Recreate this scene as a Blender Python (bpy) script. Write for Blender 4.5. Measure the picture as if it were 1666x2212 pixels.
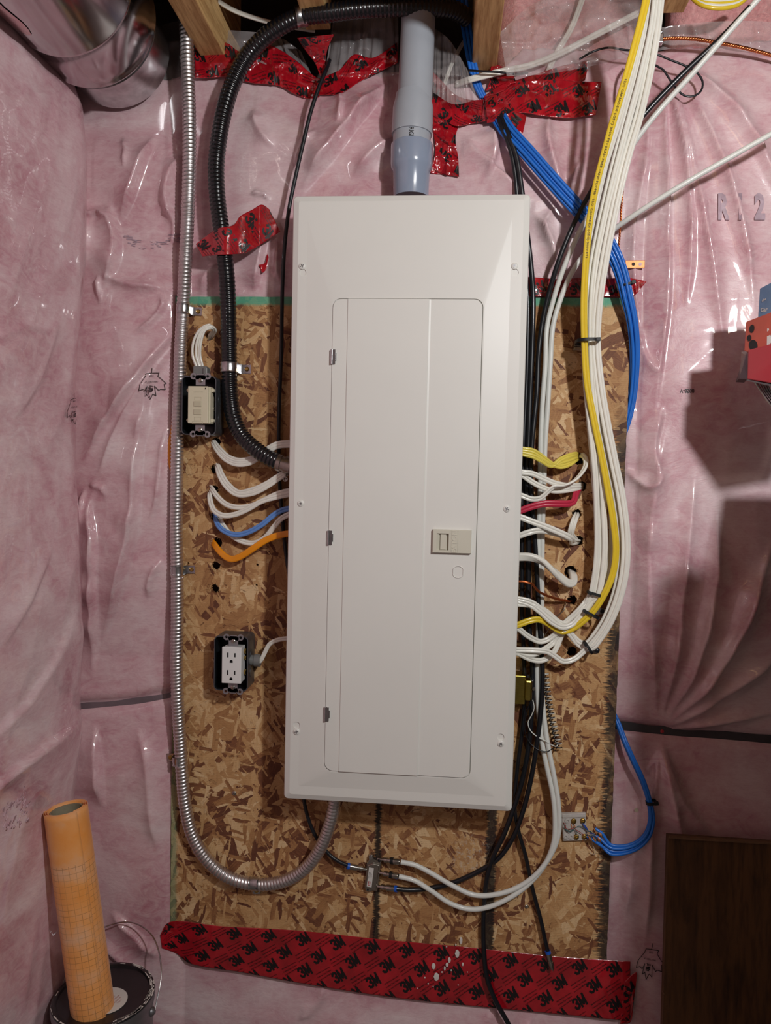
import bpy, bmesh, math, random
import numpy as np
from mathutils import Vector, Matrix
random.seed(7); np.random.seed(7)
for o in list(bpy.data.objects): bpy.data.objects.remove(o)
SC = bpy.context.scene; COL = SC.collection
PI = math.pi

# ---------------------------------------------------------------- camera
IW, IH, FPX = 1666.0, 2212.0, 1600.0
CAM = np.array([.0705, -1.3327, .0483])
RM = np.array([[0.99641736, -0.08052113, -0.02586105],
               [0.08164081, 0.99561654, 0.0456342],
               [0.02207317, -0.04758203, 0.99862342]])     # columns: right, forward, up
cd = bpy.data.cameras.new('camera'); co = bpy.data.objects.new('camera', cd); COL.objects.link(co)
cd.sensor_fit = 'VERTICAL'; cd.sensor_height = 24.0; cd.lens = 24.0*FPX/IH; cd.clip_start = .02; cd.clip_end = 50
m = Matrix.Identity(4)
for i in range(3):
    m[i][0] = RM[i, 0]; m[i][1] = RM[i, 2]; m[i][2] = -RM[i, 1]; m[i][3] = CAM[i]
co.matrix_world = m
SC.camera = co

# ---------------------------------------------------------------- light, world, exposure
def lamp(name, loc, energy, size, color, aim=None, spread=None):
    l = bpy.data.lights.new(name, 'AREA' if aim else 'POINT')
    l.energy = energy; l.color = color
    if aim:
        l.shape = 'DISK'; l.size = size
    else:
        l.shadow_soft_size = size
    o = bpy.data.objects.new(name, l); COL.objects.link(o); o.location = loc
    if aim:
        o.rotation_euler = (Vector(aim)-Vector(loc)).to_track_quat('-Z', 'Y').to_euler()
    return o
lamp('ceiling_bulb_light', (.65, -1.36, .60), 49, .038, (.99, .995, 1))
lamp('far_ceiling_light', (.78, -2.0, .76), 10, .07, (1, .88, .76))
w = bpy.data.worlds.new('world'); SC.world = w; w.use_nodes = True
nt = w.node_tree; bg = nt.nodes['Background']
bg.inputs[0].default_value = (.62, .50, .44, 1); bg.inputs[1].default_value = .088
SC.view_settings.view_transform = 'Standard'; SC.view_settings.look = 'None'
SC.view_settings.exposure = 0.0; SC.view_settings.gamma = 1.0
SC.view_settings.use_curve_mapping = False

# ---------------------------------------------------------------- helpers
def U(px, py, d=0.0):
    """world point seen at photo position (px,py) on the plane d metres in front of the board"""
    v = RM @ np.array([(px-IW/2)/FPX, 1, (IH/2-py)/FPX]); t = (-d-CAM[1])/v[1]
    return CAM+t*v
def projv(X):
    d = (np.asarray(X)-CAM) @ RM
    return IW/2+FPX*d[..., 0]/d[..., 1], IH/2-FPX*d[..., 2]/d[..., 1]
def L(r, g, b, a=1):
    f = lambda c: (c/255/12.92) if c/255 <= .04045 else ((c/255+.055)/1.055)**2.4
    return (f(r), f(g), f(b), a)

class NT:
    def __init__(s, name):
        s.m = bpy.data.materials.new(name); s.m.use_nodes = True
        s.t = s.m.node_tree; s.b = s.t.nodes['Principled BSDF']; s.out = s.t.nodes['Material Output']
    def n(s, typ, **kw):
        x = s.t.nodes.new(typ)
        for k, v in kw.items():
            if k.startswith('i_'):
                key = k[2:]; key = int(key) if key.isdigit() else key.replace('_', ' ')
                x.inputs[key].default_value = v
            else: setattr(x, k, v)
        return x
    def l(s, a, b): s.t.links.new(a, b)
    def coord(s, scale=(1, 1, 1), rot=(0, 0, 0), loc=(0, 0, 0), use='Object'):
        c = s.n('ShaderNodeTexCoord'); mp = s.n('ShaderNodeMapping')
        mp.inputs['Scale'].default_value = scale; mp.inputs['Rotation'].default_value = rot; mp.inputs['Location'].default_value = loc
        s.l(c.outputs[use], mp.inputs[0]); return mp.outputs[0]
    def noise(s, scale, detail=3, rough=.5, vec=None, dist=0):
        x = s.n('ShaderNodeTexNoise'); x.inputs['Scale'].default_value = scale; x.inputs['Detail'].default_value = detail
        x.inputs['Roughness'].default_value = rough; x.inputs['Distortion'].default_value = dist
        if vec is not None: s.l(vec, x.inputs['Vector'])
        return x.outputs[0]
    def ramp(s, fac, stops, interp='LINEAR'):
        x = s.n('ShaderNodeValToRGB'); e = x.color_ramp.elements; x.color_ramp.interpolation = interp
        while len(e) < len(stops): e.new(.5)
        for i, (p, c) in enumerate(stops): e[i].position = p; e[i].color = c
        s.l(fac, x.inputs[0]); return x.outputs[0]
    def mix(s, f, a, b, mode='MIX'):
        x = s.n('ShaderNodeMix'); x.data_type = 'RGBA'; x.blend_type = mode
        for k, v in ((0, f), (6, a), (7, b)):
            if hasattr(v, 'node'): s.l(v, x.inputs[k])
            else: x.inputs[k].default_value = v
        return x.outputs[2]
    def math(s, op, a, b=0.0, c=None, clamp=False):
        x = s.n('ShaderNodeMath'); x.operation = op; x.use_clamp = clamp
        for k, v in ((0, a), (1, b), (2, c)):
            if v is None: continue
            if hasattr(v, 'node'): s.l(v, x.inputs[k])
            else: x.inputs[k].default_value = v
        return x.outputs[0]
    def bump(s, h, strength=.3, dist=.002):
        x = s.n('ShaderNodeBump'); x.inputs['Strength'].default_value = strength; x.inputs['Distance'].default_value = dist
        s.l(h, x.inputs['Height']); s.l(x.outputs[0], s.b.inputs['Normal']); return x
    def base(s, c):
        if hasattr(c, 'node'): s.l(c, s.b.inputs['Base Color'])
        else: s.b.inputs['Base Color'].default_value = c
    def set(s, rough=None, metal=None, coat=None, coatr=None, spec=None, alpha=None, trans=None, sheen=None):
        B = s.b.inputs
        for k, v in (('Roughness', rough), ('Metallic', metal), ('Coat Weight', coat), ('Coat Roughness', coatr),
                     ('Specular IOR Level', spec), ('Alpha', alpha), ('Transmission Weight', trans), ('Sheen Weight', sheen)):
            if v is not None: B[k].default_value = v
        return s

def simple(name, col, rough=.5, metal=0, coat=0, var=.12, nscale=40, bump=0, bdist=.001, spec=None, coatr=.1):
    t = NT(name); v = t.coord()
    n = t.noise(nscale, 4, .6, v)
    c2 = tuple(max(0, x*(1-var)) for x in col[:3])+(1,)
    c1 = tuple(min(1, x*(1+var*.6)) for x in col[:3])+(1,)
    t.base(t.ramp(n, [(.3, c2), (.7, c1)]))
    t.set(rough=rough, metal=metal, coat=coat, coatr=coatr, spec=spec)
    if bump: t.bump(t.noise(nscale*6, 3, .6, v), bump, bdist)
    return t.m

MT = {}
MT['panel'] = simple('painted_steel_white', L(225, 224, 218), .42, 0, 0, .02, 6, .08, .0004)
MT['enclosure'] = simple('enclosure_steel', L(165, 165, 160), .45, .2, 0, .05, 20)
MT['galv'] = simple('galvanised_steel', L(196, 196, 198), .26, 1, 0, .22, 60, .1, .0004)
MT['flexsteel'] = simple('flex_steel', L(214, 208, 208), .40, 1, 0, .15, 120)
MT['ductsteel'] = simple('duct_steel', L(200, 196, 198), .16, 1, 0, .12, 9, .05, .0008)
MT['blackconduit'] = simple('black_pvc_jacket', L(17, 18, 22), .26, 0, .35, .2, 90, coatr=.2)
MT['black'] = simple('black_cable_jacket', L(20, 22, 28), .38, 0, .1, .2, 90)
MT['blacktie'] = simple('black_nylon', L(14, 14, 16), .55, 0, 0, .2, 90)
MT['nmwhite'] = simple('white_cable_jacket', L(234, 232, 222), .36, 0, .15, .03, 60)
MT['nmyellow'] = simple('yellow_cable_jacket', L(232, 200, 50), .34, 0, .2, .04, 60)
MT['nmpale'] = simple('pale_yellow_jacket', L(226, 208, 88), .34, 0, .2, .04, 60)
MT['nmred'] = simple('red_cable_jacket', L(190, 44, 72), .34, 0, .2, .04, 60)
MT['nmorange'] = simple('orange_cable_jacket', L(242, 150, 10), .34, 0, .2, .05, 60)
MT['nmblue'] = simple('light_blue_jacket', L(100, 146, 214), .34, 0, .2, .04, 60)
MT['catblue'] = simple('blue_network_jacket', L(30, 110, 205), .42, 0, .1, .06, 60)
MT['coaxwhite'] = simple('white_coax_jacket', L(222, 224, 218), .4, 0, .1, .04, 60)
MT['copper'] = simple('copper', L(214, 124, 78), .28, 1, 0, .25, 90)
MT['copperplate'] = simple('dull_copper', L(206, 132, 88), .5, 1, 0, .2, 90)
MT['brass'] = simple('brass', L(190, 158, 88), .3, 1, 0, .2, 90)
MT['zinc'] = simple('yellow_zinc', L(196, 178, 92), .24, 1, 0, .25, 40, .1)
MT['pvc'] = simple('grey_pvc', L(166, 172, 180), .34, 0, .15, .03, 30)
MT['pvcblue'] = simple('blue_grey_pvc', L(142, 154, 174), .22, 0, .5, .03, 30)
MT['ink'] = simple('black_ink', L(20, 16, 18), .45, 0, .2, .1, 90)
MT['inkgrey'] = simple('faded_ink', L(176, 152, 164), .45, 0, 0, .2, 90)
MT['inkfaint'] = simple('very_faded_ink', L(206, 172, 180), .45, 0, 0, .2, 90)
MT['inkblue'] = simple('blue_grey_ink', L(95, 110, 125), .6, 0, 0, .2, 90)
MT['cream'] = simple('cream_plastic', L(214, 206, 180), .38, 0, .1, .02, 40)
MT['creamdark'] = simple('cream_button', L(196, 188, 162), .42, 0, .1, .02, 40)
MT['whiteplastic'] = simple('white_plastic', L(226, 226, 224), .32, 0, .2, .02, 40)
MT['offwhite'] = simple('dusty_white_plastic', L(190, 184, 178), .5, 0, 0, .12, 80)
MT['latch'] = simple('beige_plastic', L(206, 202, 186), .42, 0, .05, .02, 40)
MT['boxgrey'] = simple('box_steel', L(110, 114, 120), .42, .8, 0, .25, 60)
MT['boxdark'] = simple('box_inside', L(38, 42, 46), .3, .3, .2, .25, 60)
MT['yokegrey'] = simple('yoke_steel', L(168, 168, 172), .36, .8, 0, .1, 60)
MT['slot'] = simple('dark_slot', L(24, 22, 24), .6, 0, 0, .1, 60)
MT['grip'] = simple('grey_connector_plastic', L(118, 118, 116), .4, 0, .2, .08, 60)
MT['bluering'] = simple('blue_plastic_ring', L(28, 88, 190), .35, 0, .2, .05, 60)
MT['nickel'] = simple('nickel', L(176, 170, 162), .26, 1, 0, .15, 90)
MT['label'] = simple('paper_label', L(216, 212, 206), .5, 0, 0, .03, 80)
MT['redink'] = simple('red_ink', L(170, 30, 40), .5, 0, 0, .1, 80)
MT['cardboard'] = simple('cardboard', L(138, 130, 108), .8, 0, 0, .12, 60, .2)
MT['lidblack'] = simple('black_lid', L(26, 26, 29), .34, 0, .3, .4, 30)
MT['canmetal'] = simple('paint_can_steel', L(140, 140, 144), .4, .85, 0, .15, 30)
MT['whitepaint'] = simple('white_paint', L(220, 214, 208), .5, 0, 0, .05, 80)
MT['concrete'] = simple('concrete', L(120, 114, 108), .85, 0, 0, .2, 14, .3, .002)
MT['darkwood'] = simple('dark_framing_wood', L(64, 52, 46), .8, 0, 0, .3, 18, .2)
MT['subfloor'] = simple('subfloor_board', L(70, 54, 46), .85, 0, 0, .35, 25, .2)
MT['darkgap'] = simple('dark_stud_gap', L(66, 62, 66), .5, 0, .5, .25, 30)
MT['greygap'] = simple('grey_stud_gap', L(112, 98, 104), .45, 0, .6, .22, 30)
MT['gamered'] = simple('red_box_card', L(190, 52, 64), .3, 0, .5, .05, 30)
MT['gamebright'] = simple('orange_red_card', L(196, 84, 66), .3, 0, .5, .12, 30)
MT['gameblue'] = simple('light_blue_card', L(128, 164, 204), .3, 0, .5, .15, 30)
MT['gamemagenta'] = simple('magenta_card', L(176, 40, 110), .3, 0, .5, .05, 30)
MT['shelfgrey'] = simple('grey_shelf_metal', L(120, 116, 118), .4, .5, 0, .1, 30)
MT['blackcard'] = simple('black_card', L(30, 26, 30), .4, 0, .2, .1, 30)  # plain black, for the printed blobs and the torn corner
MT['foil'] = simple('pink_reflection_foil', L(214, 178, 178), .22, 1, 0, .08, 25, .3, .002)  # pink reflection of the insulation is put into the foil colour

# red sheathing tape
t = NT('red_sheathing_tape'); v = t.coord()
t.base(t.ramp(t.noise(22, 4, .6, v), [(.3, L(138, 12, 24)), (.7, L(190, 22, 38))])); t.set(rough=.22, coat=1, coatr=.05)
t.bump(t.noise(120, 2, .5, v), .12, .0008); MT['tape'] = t.m

# clear vapour-barrier film
t = NT('clear_poly_film'); v = t.coord()
t.base(L(205, 196, 196)); t.set(rough=.16, coat=.6, coatr=.06)
t.l(t.ramp(t.noise(9, 4, .6, v), [(.3, (.20,)*3+(1,)), (.75, (.52,)*3+(1,))]), t.b.inputs['Alpha'])
MT['film'] = t.m

# wood with grain along a chosen axis
def wood(name, c1, c2, scale, knots=False, rough=.65):
    t = NT(name); v = t.coord(scale=scale)
    n = t.noise(1, 6, .65, v, .6); g = t.noise(4, 3, .6, v)
    c = t.ramp(n, [(.28, c1), (.5, c2), (.72, tuple(x*1.15 for x in c2[:3])+(1,))])
    c = t.mix(t.ramp(g, [(.45, (0, 0, 0, 1)), (.75, (1, 1, 1, 1))]), c, c1)
    if knots:
        vo = t.n('ShaderNodeTexVoronoi'); vo.inputs['Scale'].default_value = 5; t.l(t.coord(scale=(1, 1, .6)), vo.inputs[0])
        k = t.ramp(vo.outputs['Distance'], [(.05, (1, 1, 1, 1)), (.16, (0, 0, 0, 1))])
        c = t.mix(k, c, tuple(x*.35 for x in c1[:3])+(1,))
    t.base(c); t.set(rough=rough); t.bump(g, .2, .001); return t.m
MT['joist'] = wood('joist_lumber', L(168, 122, 70), L(216, 176, 118), (60, 5, 60))
MT['plywood'] = wood('dark_plywood', L(62, 44, 30), L(104, 74, 46), (28, 28, 3), True, .55)
MT['plyedge'] = simple('plywood_edge', L(120, 92, 66), .7, 0, 0, .2, 60)

# pink fibreglass seen through glossy film
def pinkmat(name, gx=1.0):
    t = NT(name); v = t.coord()
    a = t.noise(5.5, 6, .62, v, .9)
    b = t.noise(26, 5, .7, t.coord(scale=(1, 1, 1.6)), 1.6)
    f = t.noise(130, 3, .7, t.coord(scale=(.5, .5, 2.2)), 1.0)
    c = t.ramp(a, [(.30, L(184, 122, 135)), (.46, L(207, 159, 168)), (.66, L(228, 204, 207))])
    c = t.mix(t.ramp(b, [(.35, (0, 0, 0, 1)), (.7, (.55, .55, .55, 1))]), c, L(233, 212, 212))
    c = t.mix(t.ramp(f, [(.3, (.22, .22, .22, 1)), (.55, (0, 0, 0, 1))]), c, L(178, 118, 132))
    t.base(c); t.set(rough=.38, coat=1.0, coatr=.045, spec=.4)
    h = t.math('ADD', t.math('MULTIPLY', b, .6), t.math('MULTIPLY', f, .15))
    bp = t.n('ShaderNodeBump'); bp.inputs['Strength'].default_value = .22; bp.inputs['Distance'].default_value = .004
    t.l(h, bp.inputs['Height']); t.l(bp.outputs[0], t.b.inputs['Normal'])
    bc = t.n('ShaderNodeBump'); bc.inputs['Strength'].default_value = .07; bc.inputs['Distance'].default_value = .003
    t.l(t.noise(16, 3, .55, v, 1.2), bc.inputs['Height']); t.l(bc.outputs[0], t.b.inputs['Coat Normal'])
    return t
MT['pink'] = pinkmat('pink_insulation_behind_film').m
t = NT('bare_pink_wool'); v = t.coord()
t.base(t.ramp(t.noise(30, 6, .75, v, 1.5), [(.3, L(190, 118, 122)), (.7, L(232, 176, 172))])); t.set(rough=.95, sheen=.3)
t.bump(t.noise(160, 4, .7, v, 1), .8, .004); MT['wool'] = t.m

# oriented strand board
def osb():
    t = NT('oriented_strand_board')
    def layer(ang, sx, sz, seed):
        v = t.coord(scale=(1, 0, 1), loc=(seed, 0, seed*.7))
        mp = t.n('ShaderNodeMapping'); mp.inputs['Rotation'].default_value = (0, ang, 0)
        t.l(v, mp.inputs[0])
        # wobble flake edges a little
        m2 = t.n('ShaderNodeMapping'); m2.inputs['Scale'].default_value = (sx, 1, sz); t.l(mp.outputs[0], m2.inputs[0])
        nz = t.n('ShaderNodeTexNoise'); nz.inputs['Scale'].default_value = 60; nz.inputs['Detail'].default_value = 3; t.l(mp.outputs[0], nz.inputs['Vector'])
        ad = t.n('ShaderNodeVectorMath'); ad.operation = 'MULTIPLY_ADD'; t.l(nz.outputs['Color'], ad.inputs[0])
        ad.inputs[1].default_value = (.35, .35, .35); t.l(m2.outputs[0], ad.inputs[2])
        vo = t.n('ShaderNodeTexVoronoi'); vo.distance = 'CHEBYCHEV'; vo.inputs['Scale'].default_value = 1; vo.inputs['Randomness'].default_value = .95
        t.l(ad.outputs[0], vo.inputs['Vector'])
        sp = t.n('ShaderNodeSeparateColor'); t.l(vo.outputs['Color'], sp.inputs[0])
        g = t.n('ShaderNodeMapping'); g.inputs['Scale'].default_value = (35, 1, 420) if sx < sz else (420, 1, 35); t.l(mp.outputs[0], g.inputs[0])
        gn = t.noise(1, 3, .6, g.outputs[0])
        # grain darkening folded into the random value
        val = t.math('ADD', sp.outputs[1], t.math('MULTIPLY', t.math('SUBTRACT', gn, .5), .50))
        return sp.outputs[0], val, vo.outputs['Distance'], gn
    A = layer(.35, 7.5, 25, 1.0); B = layer(-.6, 8.5, 30, 2.3); Cc = layer(1.2, 9, 36, 3.9); D = layer(.9, 20, 85, 7.7); Ee = layer(-1.25, 8.5, 42, 5.1)
    F = layer(-.15, 34, 150, 9.3); G = layer(.55, 14, 70, 12.1); H = layer(-.95, 40, 190, 15.7); K = layer(1.45, 30, 130, 18.9)
    val = A[1]; dd = A[2]
    for lay, th in ((B, .60), (Cc, .62), (Ee, .74), (G, .76), (D, .80), (F, .84), (H, .84), (K, .86)):
        k = t.math('GREATER_THAN', lay[0], th)
        x = t.n('ShaderNodeMix'); x.data_type = 'FLOAT'; t.l(k, x.inputs[0]); t.l(val, x.inputs[2]); t.l(lay[1], x.inputs[3]); val = x.outputs[0]
        x = t.n('ShaderNodeMix'); x.data_type = 'FLOAT'; t.l(k, x.inputs[0]); t.l(dd, x.inputs[2]); t.l(lay[2], x.inputs[3]); dd = x.outputs[0]
    c = t.ramp(val, [(0, L(102, 62, 46)), (.16, L(132, 86, 58)), (.32, L(166, 120, 78)), (.55, L(187, 143, 96)), (.8, L(204, 164, 116)), (1, L(221, 188, 144))])
    # dark chips in the gaps
    v0 = t.coord()
    n3 = t.noise(34, 6, .72, t.coord(scale=(1, 1, 1.7)), 1.6)
    c = t.mix(t.ramp(dd, [(.0, (0, 0, 0, 1)), (.62, (0, 0, 0, 1)), (.95, (.55,)*3+(1,))]), c, L(96, 56, 36))
    c = t.mix(t.ramp(n3, [(.33, (.8, .8, .8, 1)), (.40, (0, 0, 0, 1))]), c, L(84, 44, 30))
    n4 = t.noise(110, 4, .7, t.coord(scale=(1, 1, 2.4), rot=(0, .5, 0)), 1.2)
    c = t.mix(t.ramp(n4, [(.30, (.6, .6, .6, 1)), (.40, (0, 0, 0, 1)), (.66, (0, 0, 0, 1)), (.75, (.35,)*3+(1,))]), c, L(110, 66, 42))
    # screen imprint of the press
    wv = t.n('ShaderNodeTexWave'); wv.bands_direction = 'X'; wv.inputs['Scale'].default_value = 130; wv.inputs['Distortion'].default_value = .6; t.l(v0, wv.inputs[0])
    wz = t.n('ShaderNodeTexWave'); wz.bands_direction = 'Z'; wz.inputs['Scale'].default_value = 95; wz.inputs['Distortion'].default_value = .6; t.l(v0, wz.inputs[0])
    scr = t.math('MULTIPLY', wv.outputs[1], wz.outputs[1])
    c = t.mix(t.math('MULTIPLY', scr, t.ramp(t.noise(9, 2, .5, v0), [(.4, (.04,)*3+(1,)), (.6, (.22,)*3+(1,))])), c, L(120, 78, 48), 'MIX')
    # position masks for spray paint
    tc = t.n('ShaderNodeTexCoord'); sx = t.n('ShaderNodeSeparateXYZ'); t.l(tc.outputs['Object'], sx.inputs[0])
    X, Z = sx.outputs[0], sx.outputs[2]
    streak = t.noise(1, 4, .7, t.coord(scale=(22, 1, 260)))
    rag = t.math('MULTIPLY', t.math('SUBTRACT', streak, .5), .022)
    def band(coord, centre, half, soft=.004, rg=rag):
        d = t.math('ABSOLUTE', t.math('SUBTRACT', t.math('ADD', coord, rg), centre))
        return t.math('DIVIDE', t.math('SUBTRACT', half+soft, d), soft, clamp=True)
    ragz = t.math('MULTIPLY', t.math('SUBTRACT', t.noise(60, 5, .7, v0), .5), .014)
    green = t.math('DIVIDE', t.math('SUBTRACT', t.math('ADD', Z, ragz), BZT-.017), .006, clamp=True)
    c = t.mix(t.math('MULTIPLY', green, .85), c, L(84, 172, 142))
    gl = t.math('MULTIPLY', t.math('DIVIDE', t.math('SUBTRACT', BXL+.014, t.math('ADD', X, ragz)), .006, clamp=True), t.math('LESS_THAN', Z, -.15))
    c = t.mix(t.math('MULTIPLY', gl, .6), c, L(120, 150, 116))
    low = t.math('LESS_THAN', Z, -.40)
    c = t.mix(t.math('MULTIPLY', band(X, U(815, 1880)[0], .0035), t.math('MULTIPLY', low, .93)), c, L(22, 22, 24))
    c = t.mix(t.math('MULTIPLY', band(X, U(1062, 1880)[0]-.002, .007), t.math('MULTIPLY', low, .9)), c, L(28, 28, 30))
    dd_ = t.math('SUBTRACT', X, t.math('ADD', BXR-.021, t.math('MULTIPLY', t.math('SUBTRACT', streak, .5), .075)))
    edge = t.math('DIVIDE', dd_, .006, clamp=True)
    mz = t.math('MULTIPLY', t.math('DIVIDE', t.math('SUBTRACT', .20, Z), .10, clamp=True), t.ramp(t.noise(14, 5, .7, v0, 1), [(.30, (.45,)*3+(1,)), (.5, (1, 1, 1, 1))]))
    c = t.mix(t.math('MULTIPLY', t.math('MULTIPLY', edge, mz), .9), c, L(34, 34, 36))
    # white plaster splash
    sp = U(1015, 1850); dv = t.n('ShaderNodeVectorMath'); dv.operation = 'DISTANCE'; t.l(tc.outputs['Object'], dv.inputs[0]); dv.inputs[1].default_value = (sp[0], 0, sp[2])
    fall = t.math('DIVIDE', t.math('SUBTRACT', .05, dv.outputs['Value']), .04, clamp=True)
    spl = t.math('MULTIPLY', fall, t.ramp(t.noise(150, 5, .75, v0), [(.52, (0, 0, 0, 1)), (.6, (.7,)*3+(1,))]))
    c = t.mix(spl, c, L(200, 190, 176))
    t.base(c); t.set(rough=.62, spec=.3)
    t.bump(t.math('ADD', t.math('MULTIPLY', val, .5), t.math('MULTIPLY', scr, -.25)), .45, .0012)
    return t.m
BXL, BXR, BZT, BZB = -.4304, .3833, .368, -.825
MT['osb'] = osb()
MT['splinter'] = simple('pale_wood_splinters', L(196, 158, 110), .8, 0, 0, .25, 90)

# orange membrane with printed grid
t = NT('orange_membrane'); uvn = t.n('ShaderNodeUVMap')
mp = t.n('ShaderNodeMapping'); t.l(uvn.outputs[0], mp.inputs[0])
br = t.n('ShaderNodeTexBrick'); br.offset = 0; br.inputs['Color1'].default_value = (1, 1, 1, 1); br.inputs['Color2'].default_value = (1, 1, 1, 1); br.inputs['Mortar'].default_value = (0, 0, 0, 1)
br.inputs['Scale'].default_value = 1; br.inputs['Mortar Size'].default_value = .00042; br.inputs['Mortar Smooth'].default_value = .3; br.inputs['Brick Width'].default_value = .0098; br.inputs['Row Height'].default_value = .0098
t.l(mp.outputs[0], br.inputs[0]); v = t.coord()
blot = t.noise(16, 4, .6, v)
c = t.ramp(blot, [(.3, L(236, 150, 62)), (.52, L(240, 164, 92)), (.72, L(232, 180, 138))])
sep = t.n('ShaderNodeSeparateXYZ'); t.l(uvn.outputs[0], sep.inputs[0])
gm = t.math('GREATER_THAN', sep.outputs[1], .085)
gfac = t.math('MULTIPLY', t.math('MULTIPLY', t.math('SUBTRACT', 1, br.outputs[0]), gm), t.ramp(t.noise(24, 3, .6, v), [(.35, (.12,)*3+(1,)), (.6, (.62,)*3+(1,))]))
t.base(t.mix(gfac, c, L(128, 84, 40))); t.set(rough=.75, sheen=.2); t.bump(t.noise(420, 3, .6, v), .25, .0006)
MT['membrane'] = t.m

# ---------------------------------------------------------------- mesh building
LOC = {}
def tag(o, label=None, cat=None, group=None, kind=None):
    if label: o['label'] = label
    if cat: o['category'] = cat
    if group: o['group'] = group
    if kind: o['kind'] = kind
    return o
def thing(name, loc, label, cat, group=None):
    o = bpy.data.objects.new(name, None); COL.objects.link(o); o.empty_display_size = .02
    o.location = tuple(map(float, loc)); LOC[o.name] = np.array(loc, float)
    return tag(o, label, cat, group)
class MB:
    def __init__(s): s.v = []; s.f = []; s.n = 0
    def add(s, V, F):
        V = np.asarray(V, float).reshape(-1, 3); b = s.n
        s.v.append(V); s.f.extend([tuple(int(i)+b for i in f) for f in F]); s.n += len(V); return s
    def box(s, c, h, R=None):
        P = np.array([[x, y, z] for x in (-1, 1) for y in (-1, 1) for z in (-1, 1)], float)*np.array(h)
        if R is not None: P = P @ np.asarray(R).T
        return s.add(P+np.array(c), [(0, 1, 3, 2), (4, 6, 7, 5), (0, 4, 5, 1), (2, 3, 7, 6), (0, 2, 6, 4), (1, 5, 7, 3)])
    def loft(s, rings, closed=True, cap0=False, cap1=False):
        n = len(rings[0]); V = np.concatenate([np.asarray(r, float) for r in rings]); F = []
        for i in range(len(rings)-1):
            for j in range(n if closed else n-1):
                a = i*n+j; b = i*n+(j+1) % n
                F.append((a, b, b+n, a+n))
        if cap0: F.append(tuple(range(n))[::-1])
        if cap1: F.append(tuple(range((len(rings)-1)*n, len(rings)*n)))
        return s.add(V, F)
    def cyl(s, a, b, r0, r1=None, n=24, cap=True, prof=None):
        """cylinder / lathe from a to b; prof = [(t, radius), ...]"""
        a = np.array(a, float); b = np.array(b, float); d = b-a; ln = np.linalg.norm(d); d = d/ln
        x = np.cross(d, [0, 0, 1.]) if abs(d[2]) < .9 else np.cross(d, [1., 0, 0]); x /= np.linalg.norm(x); y = np.cross(d, x)
        if prof is None: prof = [(0, r0), (1, r0 if r1 is None else r1)]
        th = np.arange(n)*2*PI/n; rings = [a+d*ln*t_+r*(np.outer(np.cos(th), x)+np.outer(np.sin(th), y)) for t_, r in prof]
        return s.loft(rings, True, cap, cap)
    def build(s, name, mat, parent=None, smooth=True, auto=40, bevel=0, label=None, cat=None, group=None, kind=None, uv=None):
        V = np.concatenate(s.v) if s.v else np.zeros((0, 3))
        if parent is not None: org = LOC[parent.name]
        elif kind == 'structure': org = np.zeros(3)
        else: org = V.mean(axis=0)
        me = bpy.data.meshes.new(name); me.from_pydata((V-(org if parent is None or True else 0)).tolist(), [], s.f)
        me.update()
        o = bpy.data.objects.new(name, me); COL.objects.link(o)
        if parent is not None:
            o.parent = parent; LOC[o.name] = org
        else:
            o.location = tuple(org); LOC[o.name] = org
        me.materials.append(MT[mat] if isinstance(mat, str) else mat)
        if smooth:
            me.polygons.foreach_set('use_smooth', [True]*len(me.polygons))
            if auto and auto < 180:
                bm = bmesh.new(); bm.from_mesh(me); ca = math.radians(auto)
                bm.normal_update()
                for e in bm.edges:
                    if len(e.link_faces) == 2 and e.calc_face_angle(0) > ca: e.smooth = False
                bm.to_mesh(me); bm.free()
        if bevel:
            md = o.modifiers.new('bevel', 'BEVEL'); md.width = bevel; md.segments = 2; md.limit_method = 'ANGLE'; md.angle_limit = .6
            md.harden_normals = False
        if uv is not None:
            ul = me.uv_layers.new(name='UVMap'); idx = np.zeros(len(me.loops), dtype=np.int32); me.loops.foreach_get('vertex_index', idx)
            ul.data.foreach_set('uv', np.asarray(uv, float)[idx].ravel())
        return tag(o, label, cat, group, kind)

def gridmesh(P, name, mat, parent=None, smooth=True, label=None, cat=None, group=None, kind=None, solid=0):
    """P: (n,m,3) grid of points"""
    n, m_, _ = P.shape; org = LOC[parent.name] if parent is not None else (np.zeros(3) if kind == 'structure' else P.reshape(-1, 3).mean(axis=0))
    me = bpy.data.meshes.new(name); V = (P.reshape(-1, 3)-org)
    i, j = np.meshgrid(np.arange(n-1), np.arange(m_-1), indexing='ij'); a = (i*m_+j).ravel()
    F = np.stack([a, a+1, a+m_+1, a+m_], 1)
    me.vertices.add(len(V)); me.vertices.foreach_set('co', V.ravel()); me.loops.add(F.size); me.loops.foreach_set('vertex_index', F.ravel().astype(np.int32))
    me.polygons.add(len(F)); me.polygons.foreach_set('loop_start', np.arange(0, F.size, 4, dtype=np.int32))
    me.polygons.foreach_set('use_smooth', np.ones(len(F), bool)); me.update(); me.validate()
    o = bpy.data.objects.new(name, me); COL.objects.link(o)
    if parent is not None: o.parent = parent
    else: o.location = tuple(org)
    LOC[o.name] = org; me.materials.append(MT[mat])
    if solid:
        md = o.modifiers.new('thickness', 'SOLIDIFY'); md.thickness = solid; md.offset = 0
    return tag(o, label, cat, group, kind)

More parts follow.
